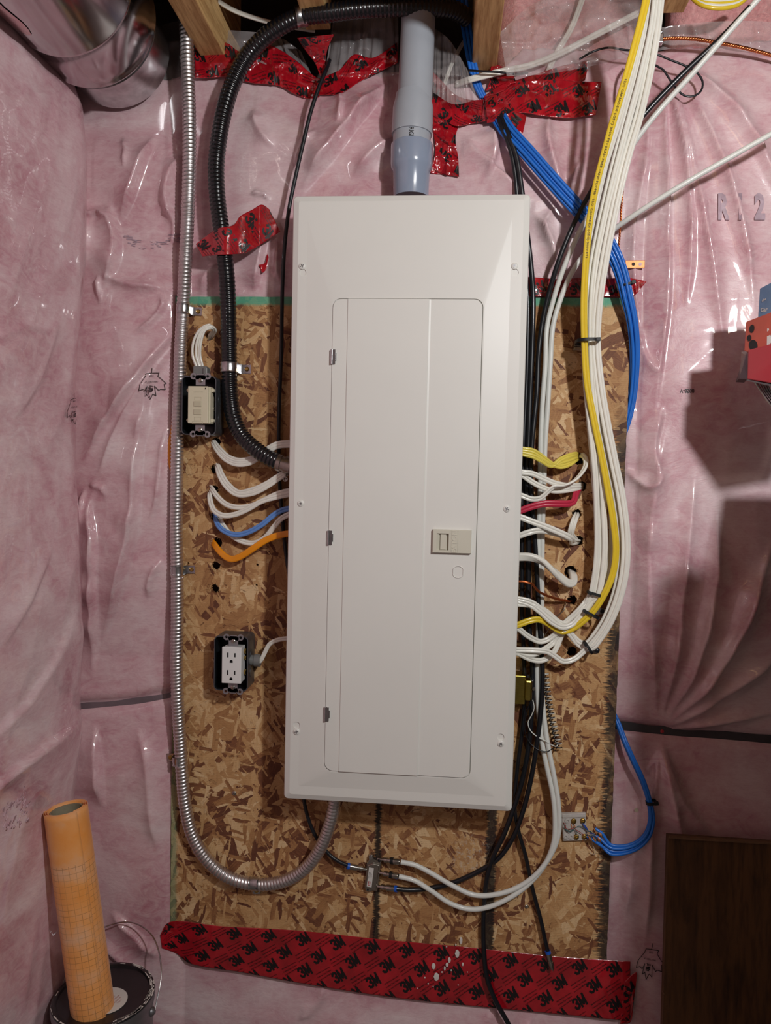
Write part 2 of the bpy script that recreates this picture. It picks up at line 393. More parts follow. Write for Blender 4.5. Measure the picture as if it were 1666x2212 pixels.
def catmull(P, step=.004):
    P = np.asarray(P, float); n = len(P)
    if n == 2: P = np.array([P[0], (P[0]+P[1])/2, P[1]]); n = 3
    Q = np.vstack([2*P[0]-P[1], P, 2*P[-1]-P[-2]]); out = []
    for i in range(n-1):
        p0, p1, p2, p3 = Q[i:i+4]; k = max(2, int(np.linalg.norm((p2-p1)[:3])/step))
        # centripetal parametrisation keeps uneven points from overshooting
        t0 = 0; t1 = t0+max(np.linalg.norm(p1-p0), 1e-6)**.5; t2 = t1+max(np.linalg.norm(p2-p1), 1e-6)**.5; t3 = t2+max(np.linalg.norm(p3-p2), 1e-6)**.5
        for t_ in np.linspace(t1, t2, k, endpoint=(i == n-2)):
            A1 = (t1-t_)/(t1-t0)*p0+(t_-t0)/(t1-t0)*p1; A2 = (t2-t_)/(t2-t1)*p1+(t_-t1)/(t2-t1)*p2; A3 = (t3-t_)/(t3-t2)*p2+(t_-t2)/(t3-t2)*p3
            B1 = (t2-t_)/(t2-t0)*A1+(t_-t0)/(t2-t0)*A2; B2 = (t3-t_)/(t3-t1)*A2+(t_-t1)/(t3-t1)*A3
            out.append((t2-t_)/(t2-t1)*B1+(t_-t1)/(t2-t1)*B2)
    return np.array(out)
def frames(P, twist=None):
    T = np.gradient(P, axis=0); T /= np.linalg.norm(T, axis=1)[:, None]+1e-12
    view = np.array([0, -1., 0]); N = np.zeros_like(P); prev = None
    for i, t_ in enumerate(T):
        n = view-(view@t_)*t_; ln = np.linalg.norm(n)
        if ln < .3 and prev is not None:
            n = prev-(prev@t_)*t_; ln = np.linalg.norm(n)
        if ln < 1e-4: n = np.array([1., 0, 0])-t_[0]*t_; ln = np.linalg.norm(n)
        n /= ln
        if prev is not None: n = n*.5+(prev-(prev@t_)*t_)*.5; n /= np.linalg.norm(n)
        N[i] = n; prev = n
    B = np.cross(T, N)
    if twist is not None:
        c, s_ = np.cos(twist)[:, None], np.sin(twist)[:, None]; N, B = N*c+B*s_, B*c-N*s_
    S = np.concatenate([[0], np.cumsum(np.linalg.norm(np.diff(P, axis=0), axis=1))])
    return T, N, B, S
def path(pts, step=.004):
    """pts: (px,py,d) in photo position and distance from the board; or 3-vectors with flag"""
    return catmull([U(*p[:3]) for p in pts], step)
def sweep(P, prof, twist=None, mb=None, cap=True, rfun=None):
    """prof: k x 2 array (a along width B, b along front N)"""
    T, N, B, S = frames(P, twist); mb = mb or MB(); rings = []
    for i in range(len(P)):
        k = 1 if rfun is None else rfun(S[i])
        rings.append(P[i]+np.outer(prof[:, 0]*k, B[i])+np.outer(prof[:, 1]*k, N[i]))
    mb.loft(rings, True, cap, cap); return mb
def circ(r, n=12):
    th = np.arange(n)*2*PI/n; return np.stack([r*np.cos(th), r*np.sin(th)], 1)
def flatprof(w, h, lobes=2, n=28):
    """flat building-cable section with a groove"""
    th = np.arange(n)*2*PI/n; x = np.cos(th); y = np.sin(th)
    a = np.sign(x)*np.abs(x)**.8*w/2
    g = 1-.5*np.exp(-(a/(w*.075))**2) if lobes == 2 else 1-.2*np.exp(-((np.abs(a)-w*.17)/(w*.06))**2)
    b = np.sign(y)*np.abs(y)**.75*h/2*g
    return np.stack([a, b], 1)
def cable(name, pts, mat, label, cat='cable', group=None, r=None, flat=None, lobes=2, twist=0, tw0=0, parent=None, step=.005):
    P = path(pts, step) if not isinstance(pts, np.ndarray) else pts
    prof = circ(r) if r else flatprof(*flat, lobes=lobes)
    n = len(P); tt = np.linspace(0, 1, n); tw = tw0+twist*(tt*tt*(3-2*tt))
    mb = sweep(P, prof, tw)
    o = mb.build(name, mat, parent, auto=70, label=None if parent else label, cat=None if parent else cat, group=group)
    return o, P
def shift(pts, dx, dy, dd=0):
    return [(p[0]+dx, p[1]+dy, p[2]+dd) for p in pts]
def bundle_off(pts, off, dd=0.0):
    """offset a pixel path sideways by off (photo px)"""
    out = []
    for i, p in enumerate(pts):
        a = pts[max(0, i-1)]; b = pts[min(len(pts)-1, i+1)]; dx, dy = b[0]-a[0], b[1]-a[1]; l_ = math.hypot(dx, dy)+1e-6
        o_ = off if not callable(off) else off(i/(len(pts)-1))
        out.append((p[0]-dy/l_*o_, p[1]+dx/l_*o_, p[2]+dd))
    return out

# numpy value noise
_T = np.random.RandomState(3).rand(256, 256)
def vnoise(x, y):
    xi = np.floor(x).astype(int); yi = np.floor(y).astype(int); fx = x-xi; fy = y-yi
    fx = fx*fx*fx*(fx*(fx*6-15)+10); fy = fy*fy*fy*(fy*(fy*6-15)+10)
    g = lambda a, b: _T[a % 256, b % 256]
    return (g(xi, yi)*(1-fx)+g(xi+1, yi)*fx)*(1-fy)+(g(xi, yi+1)*(1-fx)+g(xi+1, yi+1)*fx)*fy
def fbm(x, y, o=4):
    s_ = 0; a = .5
    for k in range(o): s_ = s_+a*vnoise(x*2**k+17*k, y*2**k+9*k); a *= .5
    return s_
def ridged(x, y, o=3):
    s_ = 0; a = 1.0; tot = 0
    for k in range(o):
        s_ = s_+a*(1-np.abs(2*vnoise(x*2**k+31*k, y*2**k+13*k)-1))**2; tot += a; a *= .45
    return s_/tot

# text as flat triangles
_tc = {}
def text2d(s_, bold=0.0, res=2):
    key = (s_, bold, res)
    if key in _tc: return _tc[key]
    cu = bpy.data.curves.new('t', 'FONT'); cu.body = s_; cu.size = 1; cu.align_x = 'CENTER'; cu.align_y = 'CENTER'; cu.offset = bold; cu.resolution_u = res
    ob = bpy.data.objects.new('t', cu); COL.objects.link(ob)
    dg = bpy.context.evaluated_depsgraph_get(); me = ob.evaluated_get(dg).to_mesh()
    V = np.array([v_.co[:2] for v_ in me.vertices], float).reshape(-1, 2); F = [tuple(p.vertices) for p in me.polygons]
    ob.evaluated_get(dg).to_mesh_clear(); bpy.data.objects.remove(ob); bpy.data.curves.remove(cu)
    _tc[key] = (V, F); return V, F
def strokes2d(lines, w):
    """poly-lines as ribbons, 2-D"""
    V = []; F = []
    for ln in lines:
        ln = np.asarray(ln, float)
        for a, b in zip(ln[:-1], ln[1:]):
            d = b-a; l_ = np.linalg.norm(d)
            if l_ < 1e-9: continue
            d = d/l_; n = np.array([-d[1], d[0]])*w/2; k = max(1, int(l_/(w*3))); a2 = a-d*w*.4; b2 = b+d*w*.4
            base = len(V)
            for i in range(k+1):
                q = a2+(b2-a2)*i/k; V += [q+n, q-n]
            for i in range(k): c_ = base+2*i; F.append((c_, c_+1, c_+3, c_+2))
    return np.array(V), F
def put(mb, VF, fn):
    V, F = VF
    mb.add(np.array([fn(x, y) for x, y in V]), F)

# ================================================================ THE SETTING
FLOOR = -1.10
def seg(px, py, poly):
    """signed distance to a photo-space poly-line and the parameter along it"""
    best = np.full(px.shape, 1e9); sg = np.ones(px.shape); tt = np.zeros(px.shape); poly = np.asarray(poly, float); n = len(poly)-1
    for i in range(n):
        a, b = poly[i], poly[i+1]; d = b-a; l2 = d@d
        u = np.clip(((px-a[0])*d[0]+(py-a[1])*d[1])/l2, 0, 1); ex = px-(a[0]+u*d[0]); ey = py-(a[1]+u*d[1]); q = np.hypot(ex, ey)
        m_ = q < best; best = np.where(m_, q, best); sg = np.where(m_, np.sign(d[0]*ey-d[1]*ex), sg); tt = np.where(m_, (i+u)/n, tt)
    return best*sg, tt
def taper(t_): return np.clip(np.minimum(t_, 1-t_)*5, 0, 1)**.7
RIDGES = [  # polyline, width px, amplitude m, kind: 'r' rounded ridge, 's' step fold (rises on the right-hand side of travel)
    ([(1425, 95), (1438, 300), (1442, 520), (1440, 650), (1425, 780), (1410, 930)], 9, .010, 's'),
    ([(1425, 95), (1480, 300), (1530, 560), (1560, 760)], 11, .008, 'r'),
    ([(1425, 95), (1545, 330), (1600, 520), (1625, 700)], 9, .007, 'r'),
    ([(1425, 95), (1590, 260), (1666, 400), (1720, 520)], 12, .008, 'r'),
    ([(1425, 95), (1480, 380), (1488, 560), (1480, 680)], 7, .008, 'r'),
    ([(1390, 140), (1400, 300), (1370, 520), (1385, 700), (1420, 815)], 10, .006, 'r'),
    ([(1380, 700), (1395, 770), (1425, 812)], 8, .007, 's'),
    ([(1430, 870), (1412, 980), (1430, 1050)], 10, .006, 's'),
    ([(1350, 1010), (1400, 1052), (1440, 1010)], 9, .008, 'r'),
    ([(1430, 1588), (1405, 1400), (1400, 1150), (1440, 900)], 22, .012, 'r'),
    ([(1430, 1588), (1455, 1400), (1475, 1200), (1500, 1000)], 18, .012, 'r'),
    ([(1430, 1588), (1490, 1450), (1530, 1280), (1545, 1080)], 16, .012, 'r'),
    ([(1430, 1588), (1540, 1450), (1610, 1300), (1666, 1150)], 18, .014, 'r'),
    ([(1430, 1588), (1560, 1500), (1700, 1400)], 16, .010, 'r'),
    ([(1430, 1588), (1560, 1560), (1700, 1540)], 10, .007, 'r'),
    ([(1430, 1600), (1445, 1700), (1470, 1800), (1500, 1900)], 13, .009, 'r'),
    ([(1430, 1600), (1470, 1720), (1540, 1810)], 13, .008, 's'),
    ([(1430, 1600), (1405, 1750), (1400, 1900), (1395, 2060)], 15, .008, 'r'),
    ([(1380, 1700), (1360, 1900), (1350, 2000)], 18, .006, 'r'),
    # left of the board
    ([(396, 690), (350, 760), (290, 850), (230, 930), (185, 1010)], 13, .014, 's'),
    ([(392, 720), (330, 820), (270, 920), (220, 1040)], 9, .007, 'r'),
    ([(340, 860), (310, 960), (302, 1060), (297, 1130), (265, 1260), (210, 1400)], 11, .014, 's'),
    ([(330, 800), (318, 900), (300, 960)], 8, .007, 's'),
    ([(365, 900), (352, 1000), (345, 1075), (322, 1150)], 6, .006, 'r'),
    ([(355, 1200), (330, 1250), (322, 1300)], 6, .006, 'r'),
    ([(222, 1045), (205, 1090), (215, 1160), (212, 1260), (200, 1400), (190, 1480)], 10, .012, 's'),
    ([(193, 1050), (184, 1120), (168, 1160)], 5, .006, 'r'),
    ([(200, 1045), (232, 1055), (245, 1080)], 5, .005, 'r'),
    ([(240, 440), (258, 500), (262, 560), (225, 640)], 12, .013, 's'),
    ([(190, 480), (230, 470), (260, 490)], 6, .008, 'r'),
    ([(340, 290), (310, 380), (290, 440), (262, 500)], 9, .012, 's'),
    ([(225, 600), (290, 620), (350, 625), (385, 632)], 7, .008, 'r'),
    ([(222, 600), (224, 640), (228, 670)], 5, .006, 'r'),
    ([(340, 630), (358, 655), (330, 700), (292, 730)], 5, .006, 'r'),
    ([(355, 460), (380, 470), (375, 530), (350, 530)], 6, .007, 'r'),
    ([(270, 300), (283, 340), (280, 380)], 5, .005, 'r'),
    ([(180, 420), (190, 520), (170, 600)], 14, .012, 'r'),
    ([(400, 330), (372, 420), (380, 500)], 14, .014, 'r'),
    ([(200, 1560), (215, 1640), (225, 1750)], 12, .010, 's'),
    ([(290, 1560), (320, 1640), (330, 1760), (345, 1850)], 16, .008, 'r'),
    ([(240, 1960), (300, 2010), (350, 2070)], 9, .008, 's'),
    ([(210, 2010), (270, 2060), (330, 2140)], 12, .008, 'r'),
    # above the panel
    ([(848, 160), (780, 250), (730, 320), (680, 380), (640, 440)], 15, .018, 's'),
    ([(735, 200), (742, 240), (735, 290)], 7, .008, 's'),
    ([(545, 230), (560, 280), (600, 330)], 12, .008, 'r'),
    ([(690, 290), (660, 320), (640, 380)], 6, .006, 'r'),
    ([(540, 420), (575, 425), (590, 440)], 4, .006, 'r'),
    ([(480, 560), (440, 600), (430, 640)], 12, .008, 'r'),
    ([(575, 500), (560, 570), (545, 635)], 8, .008, 's'),
    ([(600, 520), (600, 590), (620, 630)], 8, .008, 'r'),
    ([(860, 300), (800, 350), (760, 400)], 16, .010, 'r'),
    ([(1190, 240), (1180, 300), (1200, 380), (1220, 450)], 12, .010, 'r'),
    ([(1060, 270), (1070, 330), (1050, 400)], 9, .009, 's'),
    ([(1000, 300), (1030, 340), (1100, 400), (1150, 470)], 9, .008, 's'),
    ([(1150, 460), (1190, 520), (1200, 600)], 8, .008, 'r'),
    ([(1220, 400), (1250, 360), (1265, 330)], 6, .006, 'r'),
    ([(1195, 450), (1175, 490), (1190, 540)], 6, .006, 'r'),
    # under the tape
    ([(700, 2120), (690, 2160), (640, 2212)], 8, .006, 'r'),
    ([(1075, 2180), (1060, 2212), (1040, 2260)], 6, .006, 'r'),
    ([(1150, 2200), (1130, 2240), (1120, 2290)], 6, .006, 'r'),
]
def wallH(px, py, x, z):
    h = -.012+.010*(fbm(x*5+3, z*5+1, 3)-.45)
    # insulation cushions between the studs
    bul = lambda a, b, u: np.clip((u-a)*(b-u)*4/(b-a)**2, 0, 1)**.6
    h += .030*bul(-.66, -.405, x)*np.clip((z+.30)*6, 0, 1)*np.clip((.80-z)*5, 0, 1)
    h += .022*bul(-.66, -.405, x)*np.clip((-.36-z)*6, 0, 1)
    h += .026*bul(-.45, .42, x)*np.clip((z-.385)*7, 0, 1)*np.clip((.78-z)*7, 0, 1)
    h += .030*bul(.405, .86, x)*np.clip((z+.36)*6, 0, 1)*np.clip((.86-z)*6, 0, 1)
    h += .016*bul(.405, .86, x)*np.clip((-.46-z)*6, 0, 1)
    h += .010*bul(-.7, .7, x)*np.clip((-.86-z)*8, 0, 1)
    # the dark slot between upper and lower batts
    for poly, side in (([(150, 1528), (280, 1518), (372, 1500)], 0), ([(1330, 1574), (1430, 1582), (1700, 1606)], 0)):
        d, _ = seg(px, py, poly); h -= .012*np.exp(-(d/14)**2)
    for poly, w_, a_, k in RIDGES:
        P = np.asarray(poly); R_ = w_*6
        m_ = (px > P[:, 0].min()-R_) & (px < P[:, 0].max()+R_) & (py > P[:, 1].min()-R_) & (py < P[:, 1].max()+R_)
        if not np.any(m_): continue
        X, Y = px[m_], py[m_]; d, t_ = seg(X, Y, catmull(np.c_[P, np.zeros(len(P))].astype(float), 12)[:, :2])
        tp_ = np.clip(np.minimum(t_, 1-t_)*3.2, 0, 1); tp_ = tp_*tp_*(3-2*tp_); we = w_*(.4+.75*tp_)
        if k == 'r': f = np.exp(-np.abs(d/we)**1.15)
        else: f = np.where(d > 0, np.exp(-(d/(we*3.2))), np.exp(-(d/(w_*.55))**2))
        h[m_] += 2.0*a_*f*tp_*(.75+.5*vnoise(X/40, Y/40))
    # film crumple
    wx = x+.05*(vnoise(x*9, z*9)-.5); wz = z+.05*(vnoise(x*9+40, z*9+11)-.5)
    amp = .25+.75*np.clip(fbm(x*3+20, z*3+5, 2)*2.2-.6, 0, 1)
    h += .0085*amp*(ridged(wx*4.6, wz*3.2+4, 3)-.5)
    h += .0016*amp*(np.clip(ridged(wx*20+9, wz*14, 2)-.6, 0, 1))
    inside = np.clip(np.minimum(np.minimum(x-(BXL-.004), (BXR+.004)-x), np.minimum((BZT+.006)-z, z-BZB))/.012, 0, 1)
    h = h*(1-inside)+inside*np.minimum(h, -.0135)
    deep = np.clip(np.minimum(np.minimum(x-(BXL+.022), (BXR-.030)-x), np.minimum((BZT-.03)-z, z-BZB))/.02, 0, 1)
    h = h-.07*deep
    # stay behind the breaker box above the board
    nb = np.clip(np.minimum(np.minimum(x+.21, .21-x)/.03, (.53-z)/.03), 0, 1)
    h = h*(1-nb)+nb*np.minimum(h, .0)
    return h
gx = np.arange(-.66, 1.10, .0034); gz = np.concatenate([np.arange(FLOOR, .835, .0034)])
XX, ZZ = np.meshgrid(gx, gz, indexing='ij')
PX, PY = projv(np.stack([XX, np.zeros_like(XX), ZZ], -1))
HH = wallH(PX, PY, XX, ZZ)
ZT = np.interp(PX, [150, 300, 420, 560, 690, 780, 860, 930, 1050, 1090, 1130, 1300, 1420, 1700], [.748, .752, .768, .764, .742, .760, .768, .735, .752, .766, .80, .795, .79, .80])+.006*(vnoise(PX/18, PX*0+3)-.5)
over = np.clip(ZZ-ZT, 0, 1); HH = HH-1.6*over-.02*np.clip(over*60, 0, 1)
gridmesh(np.stack([XX, -HH, ZZ], -1), 'wall_back', 'pink', kind='structure')
def hat(x, z):
    i = np.clip((x-gx[0])/.0034, 0, len(gx)-2); j = np.clip((z-gz[0])/.0034, 0, len(gz)-2); a, b = int(i), int(j); u, v_ = i-a, j-b
    return (HH[a, b]*(1-u)+HH[a+1, b]*u)*(1-v_)+(HH[a, b+1]*(1-u)+HH[a+1, b+1]*u)*v_
def WS(px, py, e=.0006):
    """point on the wrapped wall (or board) under a photo position, lifted by e"""
    d = 0.0
    for _ in range(3):
        P = U(px, py, d); d = hat(P[0], P[2])
    if BXL < P[0] < BXR and BZB < P[2] < BZT: d = 0.0
    return U(px, py, d+e)

# left wall: another insulated stud wall meeting the back wall
zs = np.arange(FLOOR, .86, .0045); ds = np.concatenate([np.arange(-.03, .42, .0045), np.arange(.43, 2.2, .02)])
sil = np.interp(-zs, [-.86, -.74, -.68, -.58, -.42, -.25, -.05, .1, .25, .36, .42, .55, 1.05], [128, 140, 166, 176, 175, 154, 150, 162, 168, 160, 166, 150, 148])
xsil = np.array([U(a, projv(np.array([-.58, -.09, z_]))[1], .09)[0] for a, z_ in zip(sil, zs)])
ZL, DL = np.meshgrid(zs, ds, indexing='ij'); XS = xsil[:, None]
prof_ = np.where(DL < .085, -.055*np.abs((.085-DL)/.10)**1.7, -.055*(1-np.exp(-np.abs((DL-.085)/.30)**1.8)))
XL_ = XS+prof_
XL_ += .011*np.clip((DL-.02)*12, 0, 1)*(ridged(DL*5+ZL*1.6, ZL*2.6+3, 3)-.75)+.008*np.clip((DL-.03)*10, 0, 1)*(fbm(DL*7+2, ZL*5, 3)-.5)
# diagonal fold falling from the corner
pl, ql = projv(np.stack([XL_, -DL, ZL], -1))
for poly, w_, a_ in (([(172, 1560), (90, 1620), (0, 1690), (-120, 1790)], 12, .012), ([(165, 1330), (120, 1430), (60, 1520), (-60, 1640)], 16, .008), ([(0, 1400), (60, 1300), (110, 1180)], 14, .006),
                     ([(-20, 740), (60, 705), (120, 720)], 6, .003), ([(30, 900), (80, 820), (125, 690)], 18, .006)):
    d_, t_ = seg(pl, ql, poly); XL_ += a_*np.where(d_ < 0, np.exp(d_/(w_*2.2)), np.exp(-(d_/(w_*.5))**2))*taper(t_)
gridmesh(np.stack([XL_, -DL, ZL], -1), 'wall_left', 'pink', kind='structure')
def LW(px, py, e=.0006):
    best = None; k = np.argmin((pl-px)**2+(ql-py)**2+np.where(DL > .4, 1e9, 0)+np.where(DL < .06, 1e5, 0)); i, j = np.unravel_index(k, pl.shape)
    d = DL[i, j]; P = U(px, py, d); return P+np.array([e*2, -e, 0])

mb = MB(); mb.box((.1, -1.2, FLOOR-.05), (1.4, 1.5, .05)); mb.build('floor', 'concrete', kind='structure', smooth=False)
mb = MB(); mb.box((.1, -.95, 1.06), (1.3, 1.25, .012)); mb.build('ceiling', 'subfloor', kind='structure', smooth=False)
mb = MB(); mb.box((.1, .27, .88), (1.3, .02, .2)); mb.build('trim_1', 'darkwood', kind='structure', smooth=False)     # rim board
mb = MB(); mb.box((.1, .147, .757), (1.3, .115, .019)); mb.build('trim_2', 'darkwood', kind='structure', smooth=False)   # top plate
# dark slots seen through the film between the batts
for k, poly in enumerate(([(158, 1531, 0), (230, 1524, 0), (300, 1517, 0), (376, 1503, 0)], [(1318, 1571, 0), (1430, 1583, 0), (1560, 1593, 0), (1700, 1606, 0)])):
    P = np.array([WS(p[0], p[1], .0016) for p in catmull(np.array(poly, float), 6)])
    T, N, B, S_ = frames(P); rg = []
    for i in range(len(P)):
        wob = (.0085, .0125)[k]+.0012*math.sin(i*.35)
        rg.append([P[i]+B[i]*wob, P[i]+N[i]*.0006, P[i]-B[i]*wob])
    mb = MB(); mb.loft(rg, closed=False); mb.build('trim_%d' % (3+k), ('greygap', 'darkgap')[k], kind='structure')

# ================================================================ CEILING FRAMING
def joist(px0, px1, yend, zb, label, tilt=0):
    x0 = U(px0, 110, 0)[0]; x1 = U(px1, 110, 0)[0]; mb = MB()
    mb.box(((x0+x1)/2, (yend-2.1)/2, zb+.118), ((x1-x0)/2, (yend+2.1)/2, .118))
    o = mb.build('ceiling_joist', 'joist', smooth=False, bevel=.002, label=label, cat='joist', group='bare lumber joists overhead')
    return o
joist(432, 486, .10, .795, 'bare lumber ceiling joist behind the ribbed steel conduit, left end')
joist(666, 718, -.02, .822, 'bare lumber ceiling joist that the black conduit is strapped under')
joist(1021, 1074, .10, .765, 'bare lumber ceiling joist just right of the grey pipe')
joist(1415, 1462, -.03, .828, 'bare lumber ceiling joist behind the tall white cable bundle, far right')

# pink wool in the joist bays on the right
def lumpy(name, x0, x1, z0, z1, y0, amp, mat, label, cat, seed=0):
    a = np.linspace(x0, x1, 60); b = np.linspace(z0, z1, 50); A, B_ = np.meshgrid(a, b, indexing='ij')
    e = np.clip(np.minimum(np.minimum(A-x0, x1-A), np.minimum(B_-z0, z1-B_))/.03, 0, 1)**.5
    Y = y0-amp*e*(.5+fbm(A*14+seed, B_*14, 4))
    gridmesh(np.stack([A, Y, B_], -1), name, mat, label=label, cat=cat, solid=.004)
xa = U(1074, 110)[0]
lumpy('insulation_batt', xa+.004, xa+.26, .775, 1.0, .10, .05, 'wool', 'bare pink wool batt stuffed in the bay right of the middle joist', 'insulation', 3)
lumpy('insulation_batt', xa+.31, xa+.66, .775, 1.0, .10, .05, 'wool', 'bare pink wool batt in the bay at the top right corner', 'insulation', 8)

# galvanised duct running back along the ceiling
dc = U(205, 52, .11); t_ = thing('round_duct', (dc[0], 0, dc[2]), 'large round galvanised air duct in the top left corner', 'duct')
mb = MB(); n = 64; R0 = .103
y_ = [-.10, -.114, -.118, -.122, -.128, -.20, -.203, -.207, -.21, -.34, -.36, -.66, -.664, -.668, -1.6]
r_ = [R0*.94, R0*1.03, R0*1.045, R0*1.03, R0, R0, R0*1.022, R0*1.022, R0, R0, R0, R0, R0*1.02, R0, R0]
th = np.arange(n)*2*PI/n
mb.loft([np.stack([dc[0]+r*np.cos(th), np.full(n, y), dc[2]+r*np.sin(th)], 1) for y, r in zip(y_, r_)], True, True, False); mb.build('duct_pipe', 'ductsteel', t_)
mb = MB(); mb.loft([np.stack([dc[0]+r*np.cos(th), np.full(n, y), dc[2]+r*np.sin(th)], 1) for y, r in ((-.02, R0*.90), (-.098, R0*.90), (-.102, R0*.98), (-.104, R0*.60))], True, True, True); mb.build('end_collar', 'galv', t_)
mb = MB(); aa = np.linspace(PI*1.06, PI*1.42, 16); yy = np.linspace(-.262, -.40, 10)
rr = [[(dc[0]+(R0+.0012)*math.cos(a+.05*math.sin(j)), y+.012*math.sin(a*9), dc[2]+(R0+.0012)*math.sin(a+.05*math.sin(j))) for a in aa] for j, y in enumerate(yy)]
mb.loft(rr, closed=False); mb.build('foil_patch', 'foil', t_, label='foil tape patch with its pink reflection put into the colour')

# clear film drooping from the joist bays
def film(outl_top, outl_bot, d0, d1, amp, label, seed, nu=60, nv=40):
    A = catmull(np.array([(p[0], p[1], 0) for p in outl_top], float), 4); B_ = catmull(np.array([(p[0], p[1], 0) for p in outl_bot], float), 4)
    A = A[np.linspace(0, len(A)-1, nu).astype(int)]; B_ = B_[np.linspace(0, len(B_)-1, nu).astype(int)]; G = np.zeros((nu, nv, 3))
    for i in range(nu):
        for j in range(nv):
            s_ = j/(nv-1); p = A[i]*(1-s_)+B_[i]*s_
            q = U(p[0], p[1], 0); cr = float(ridged(np.array(q[0]*16+seed), np.array(q[2]*14+seed), 3))+.5*float(vnoise(np.array(q[0]*34+seed), np.array(q[2]*30)))
            G[i, j] = U(p[0], p[1], d0*(1-s_)+d1*s_+amp*(cr-.8)+.004*math.sin(i*.9+seed)*s_*(1-s_))
    return gridmesh(G, 'vapour_barrier_sheet', 'film', label=label, cat='plastic sheet')
film([(325, 60), (400, 45), (455, 60), (560, 70)], [(290, 175), (360, 178), (430, 158), (560, 165)], -.02, -.005, .016, 'clear plastic sheet crumpled behind the top of the ribbed steel conduit', 1)
film([(520, 90), (600, 80), (650, 110)], [(560, 135), (640, 160), (682, 180)], -.01, .0, .012, 'clear plastic flap torn open above the red tape, left of the second joist', 4)
film([(722, 30), (790, 20), (860, 30)], [(698, 185), (760, 180), (862, 160)], -.01, -.004, .020, 'clear plastic sheet hanging between the second joist and the grey pipe', 9)
film([(938, 60), (970, 85), (1010, 150)], [(936, 200), (980, 225), (1032, 215)], .03, .03, .03, 'clear plastic flap curling out just right of the grey pipe', 14)
film([(1080, 70), (1150, 10), (1250, -30), (1400, -40)], [(1095, 165), (1180, 160), (1290, 140), (1420, 105)], .02, .03, .05, 'clear plastic sheet bulging right of the middle joist behind the yellow cable', 19)
film([(1425, 60), (1500, 50), (1600, 45), (1720, 50)], [(1420, 110), (1500, 100), (1600, 112), (1720, 125)], .01, .02, .03, 'clear plastic sheet along the top edge above the stranded copper wire', 25)

# ================================================================ STRAND BOARD
def hole_loop(cx, cz, r, n=22, rag=.14):
    return [(cx+r*(1+random.uniform(-rag, rag*.6))*math.cos(2*PI*k/n), cz+r*(1+random.uniform(-rag, rag*.6))*math.sin(2*PI*k/n)) for k in range(n)]
def HP(px, py, r, rag=.14): P = U(px, py, 0); return (P[0], P[2], r, rag)
HOLES = [HP(453, 726, .0085), HP(466, 955, .0095), HP(462, 1013, .0085), HP(462, 1058, .009), HP(464, 1115, .009), HP(470, 1172, .0095), HP(466, 1222, .0088, .2), HP(464, 1272, .0086, .2),
         HP(1250, 990, .0115), HP(1257, 1050, .0095), HP(1247, 1110, .009, .2), HP(1250, 1168, .0098, .2), HP(1233, 1235, .0115), HP(1237, 1297, .0095, .25), HP(1236, 1408, .010, .2),
         HP(407, 1217, .0022, .05), HP(556, 1220, .0024, .05), HP(554, 1264, .0024, .05), HP(1300, 1030, .002, .05)]
bt = thing('strand_board', (BXL, 0, BZB), 'large oriented strand board backing the breaker panel, green-sprayed top edge', 'board')
bm = bmesh.new(); es = []
def loop2(pts):
    vs = [bm.verts.new((x, 0, z)) for x, z in pts]
    for a, b in zip(vs, vs[1:]+vs[:1]): es.append(bm.edges.new((a, b)))
ol = []
def side(a, b, n, wob):
    for k in range(n):
        t__ = k/n; nx, nz = (b[1]-a[1]), -(b[0]-a[0]); ln = math.hypot(nx, nz); o_ = random.uniform(-wob, wob)
        ol.append((a[0]+(b[0]-a[0])*t__+nx/ln*o_, a[1]+(b[1]-a[1])*t__+nz/ln*o_))
side((BXL, BZT), (BXR, BZT), 60, .0004); side((BXR, BZT), (BXR, BZB), 130, .0006); side((BXR, BZB), (BXL, BZB), 20, 0); side((BXL, BZB), (BXL, BZT), 130, .0006)
loop2(ol)
for h_ in HOLES: loop2(hole_loop(*h_[:3], rag=h_[3]))
bmesh.ops.triangle_fill(bm, use_beauty=True, use_dissolve=False, edges=es)
ret = bmesh.ops.extrude_face_region(bm, geom=list(bm.faces)); bmesh.ops.translate(bm, vec=(0, .0112, 0), verts=[g for g in ret['geom'] if isinstance(g, bmesh.types.BMVert)])
bmesh.ops.recalc_face_normals(bm, faces=bm.faces); me = bpy.data.meshes.new('strand_panel'); bm.to_mesh(me); bm.free()
me.transform(Matrix.Translation((0, 0, 0))); o = bpy.data.objects.new('strand_panel', me); COL.objects.link(o); o.parent = bt; o.matrix_parent_inverse = Matrix.Translation((-BXL, 0, -BZB)); me.materials.append(MT['osb'])
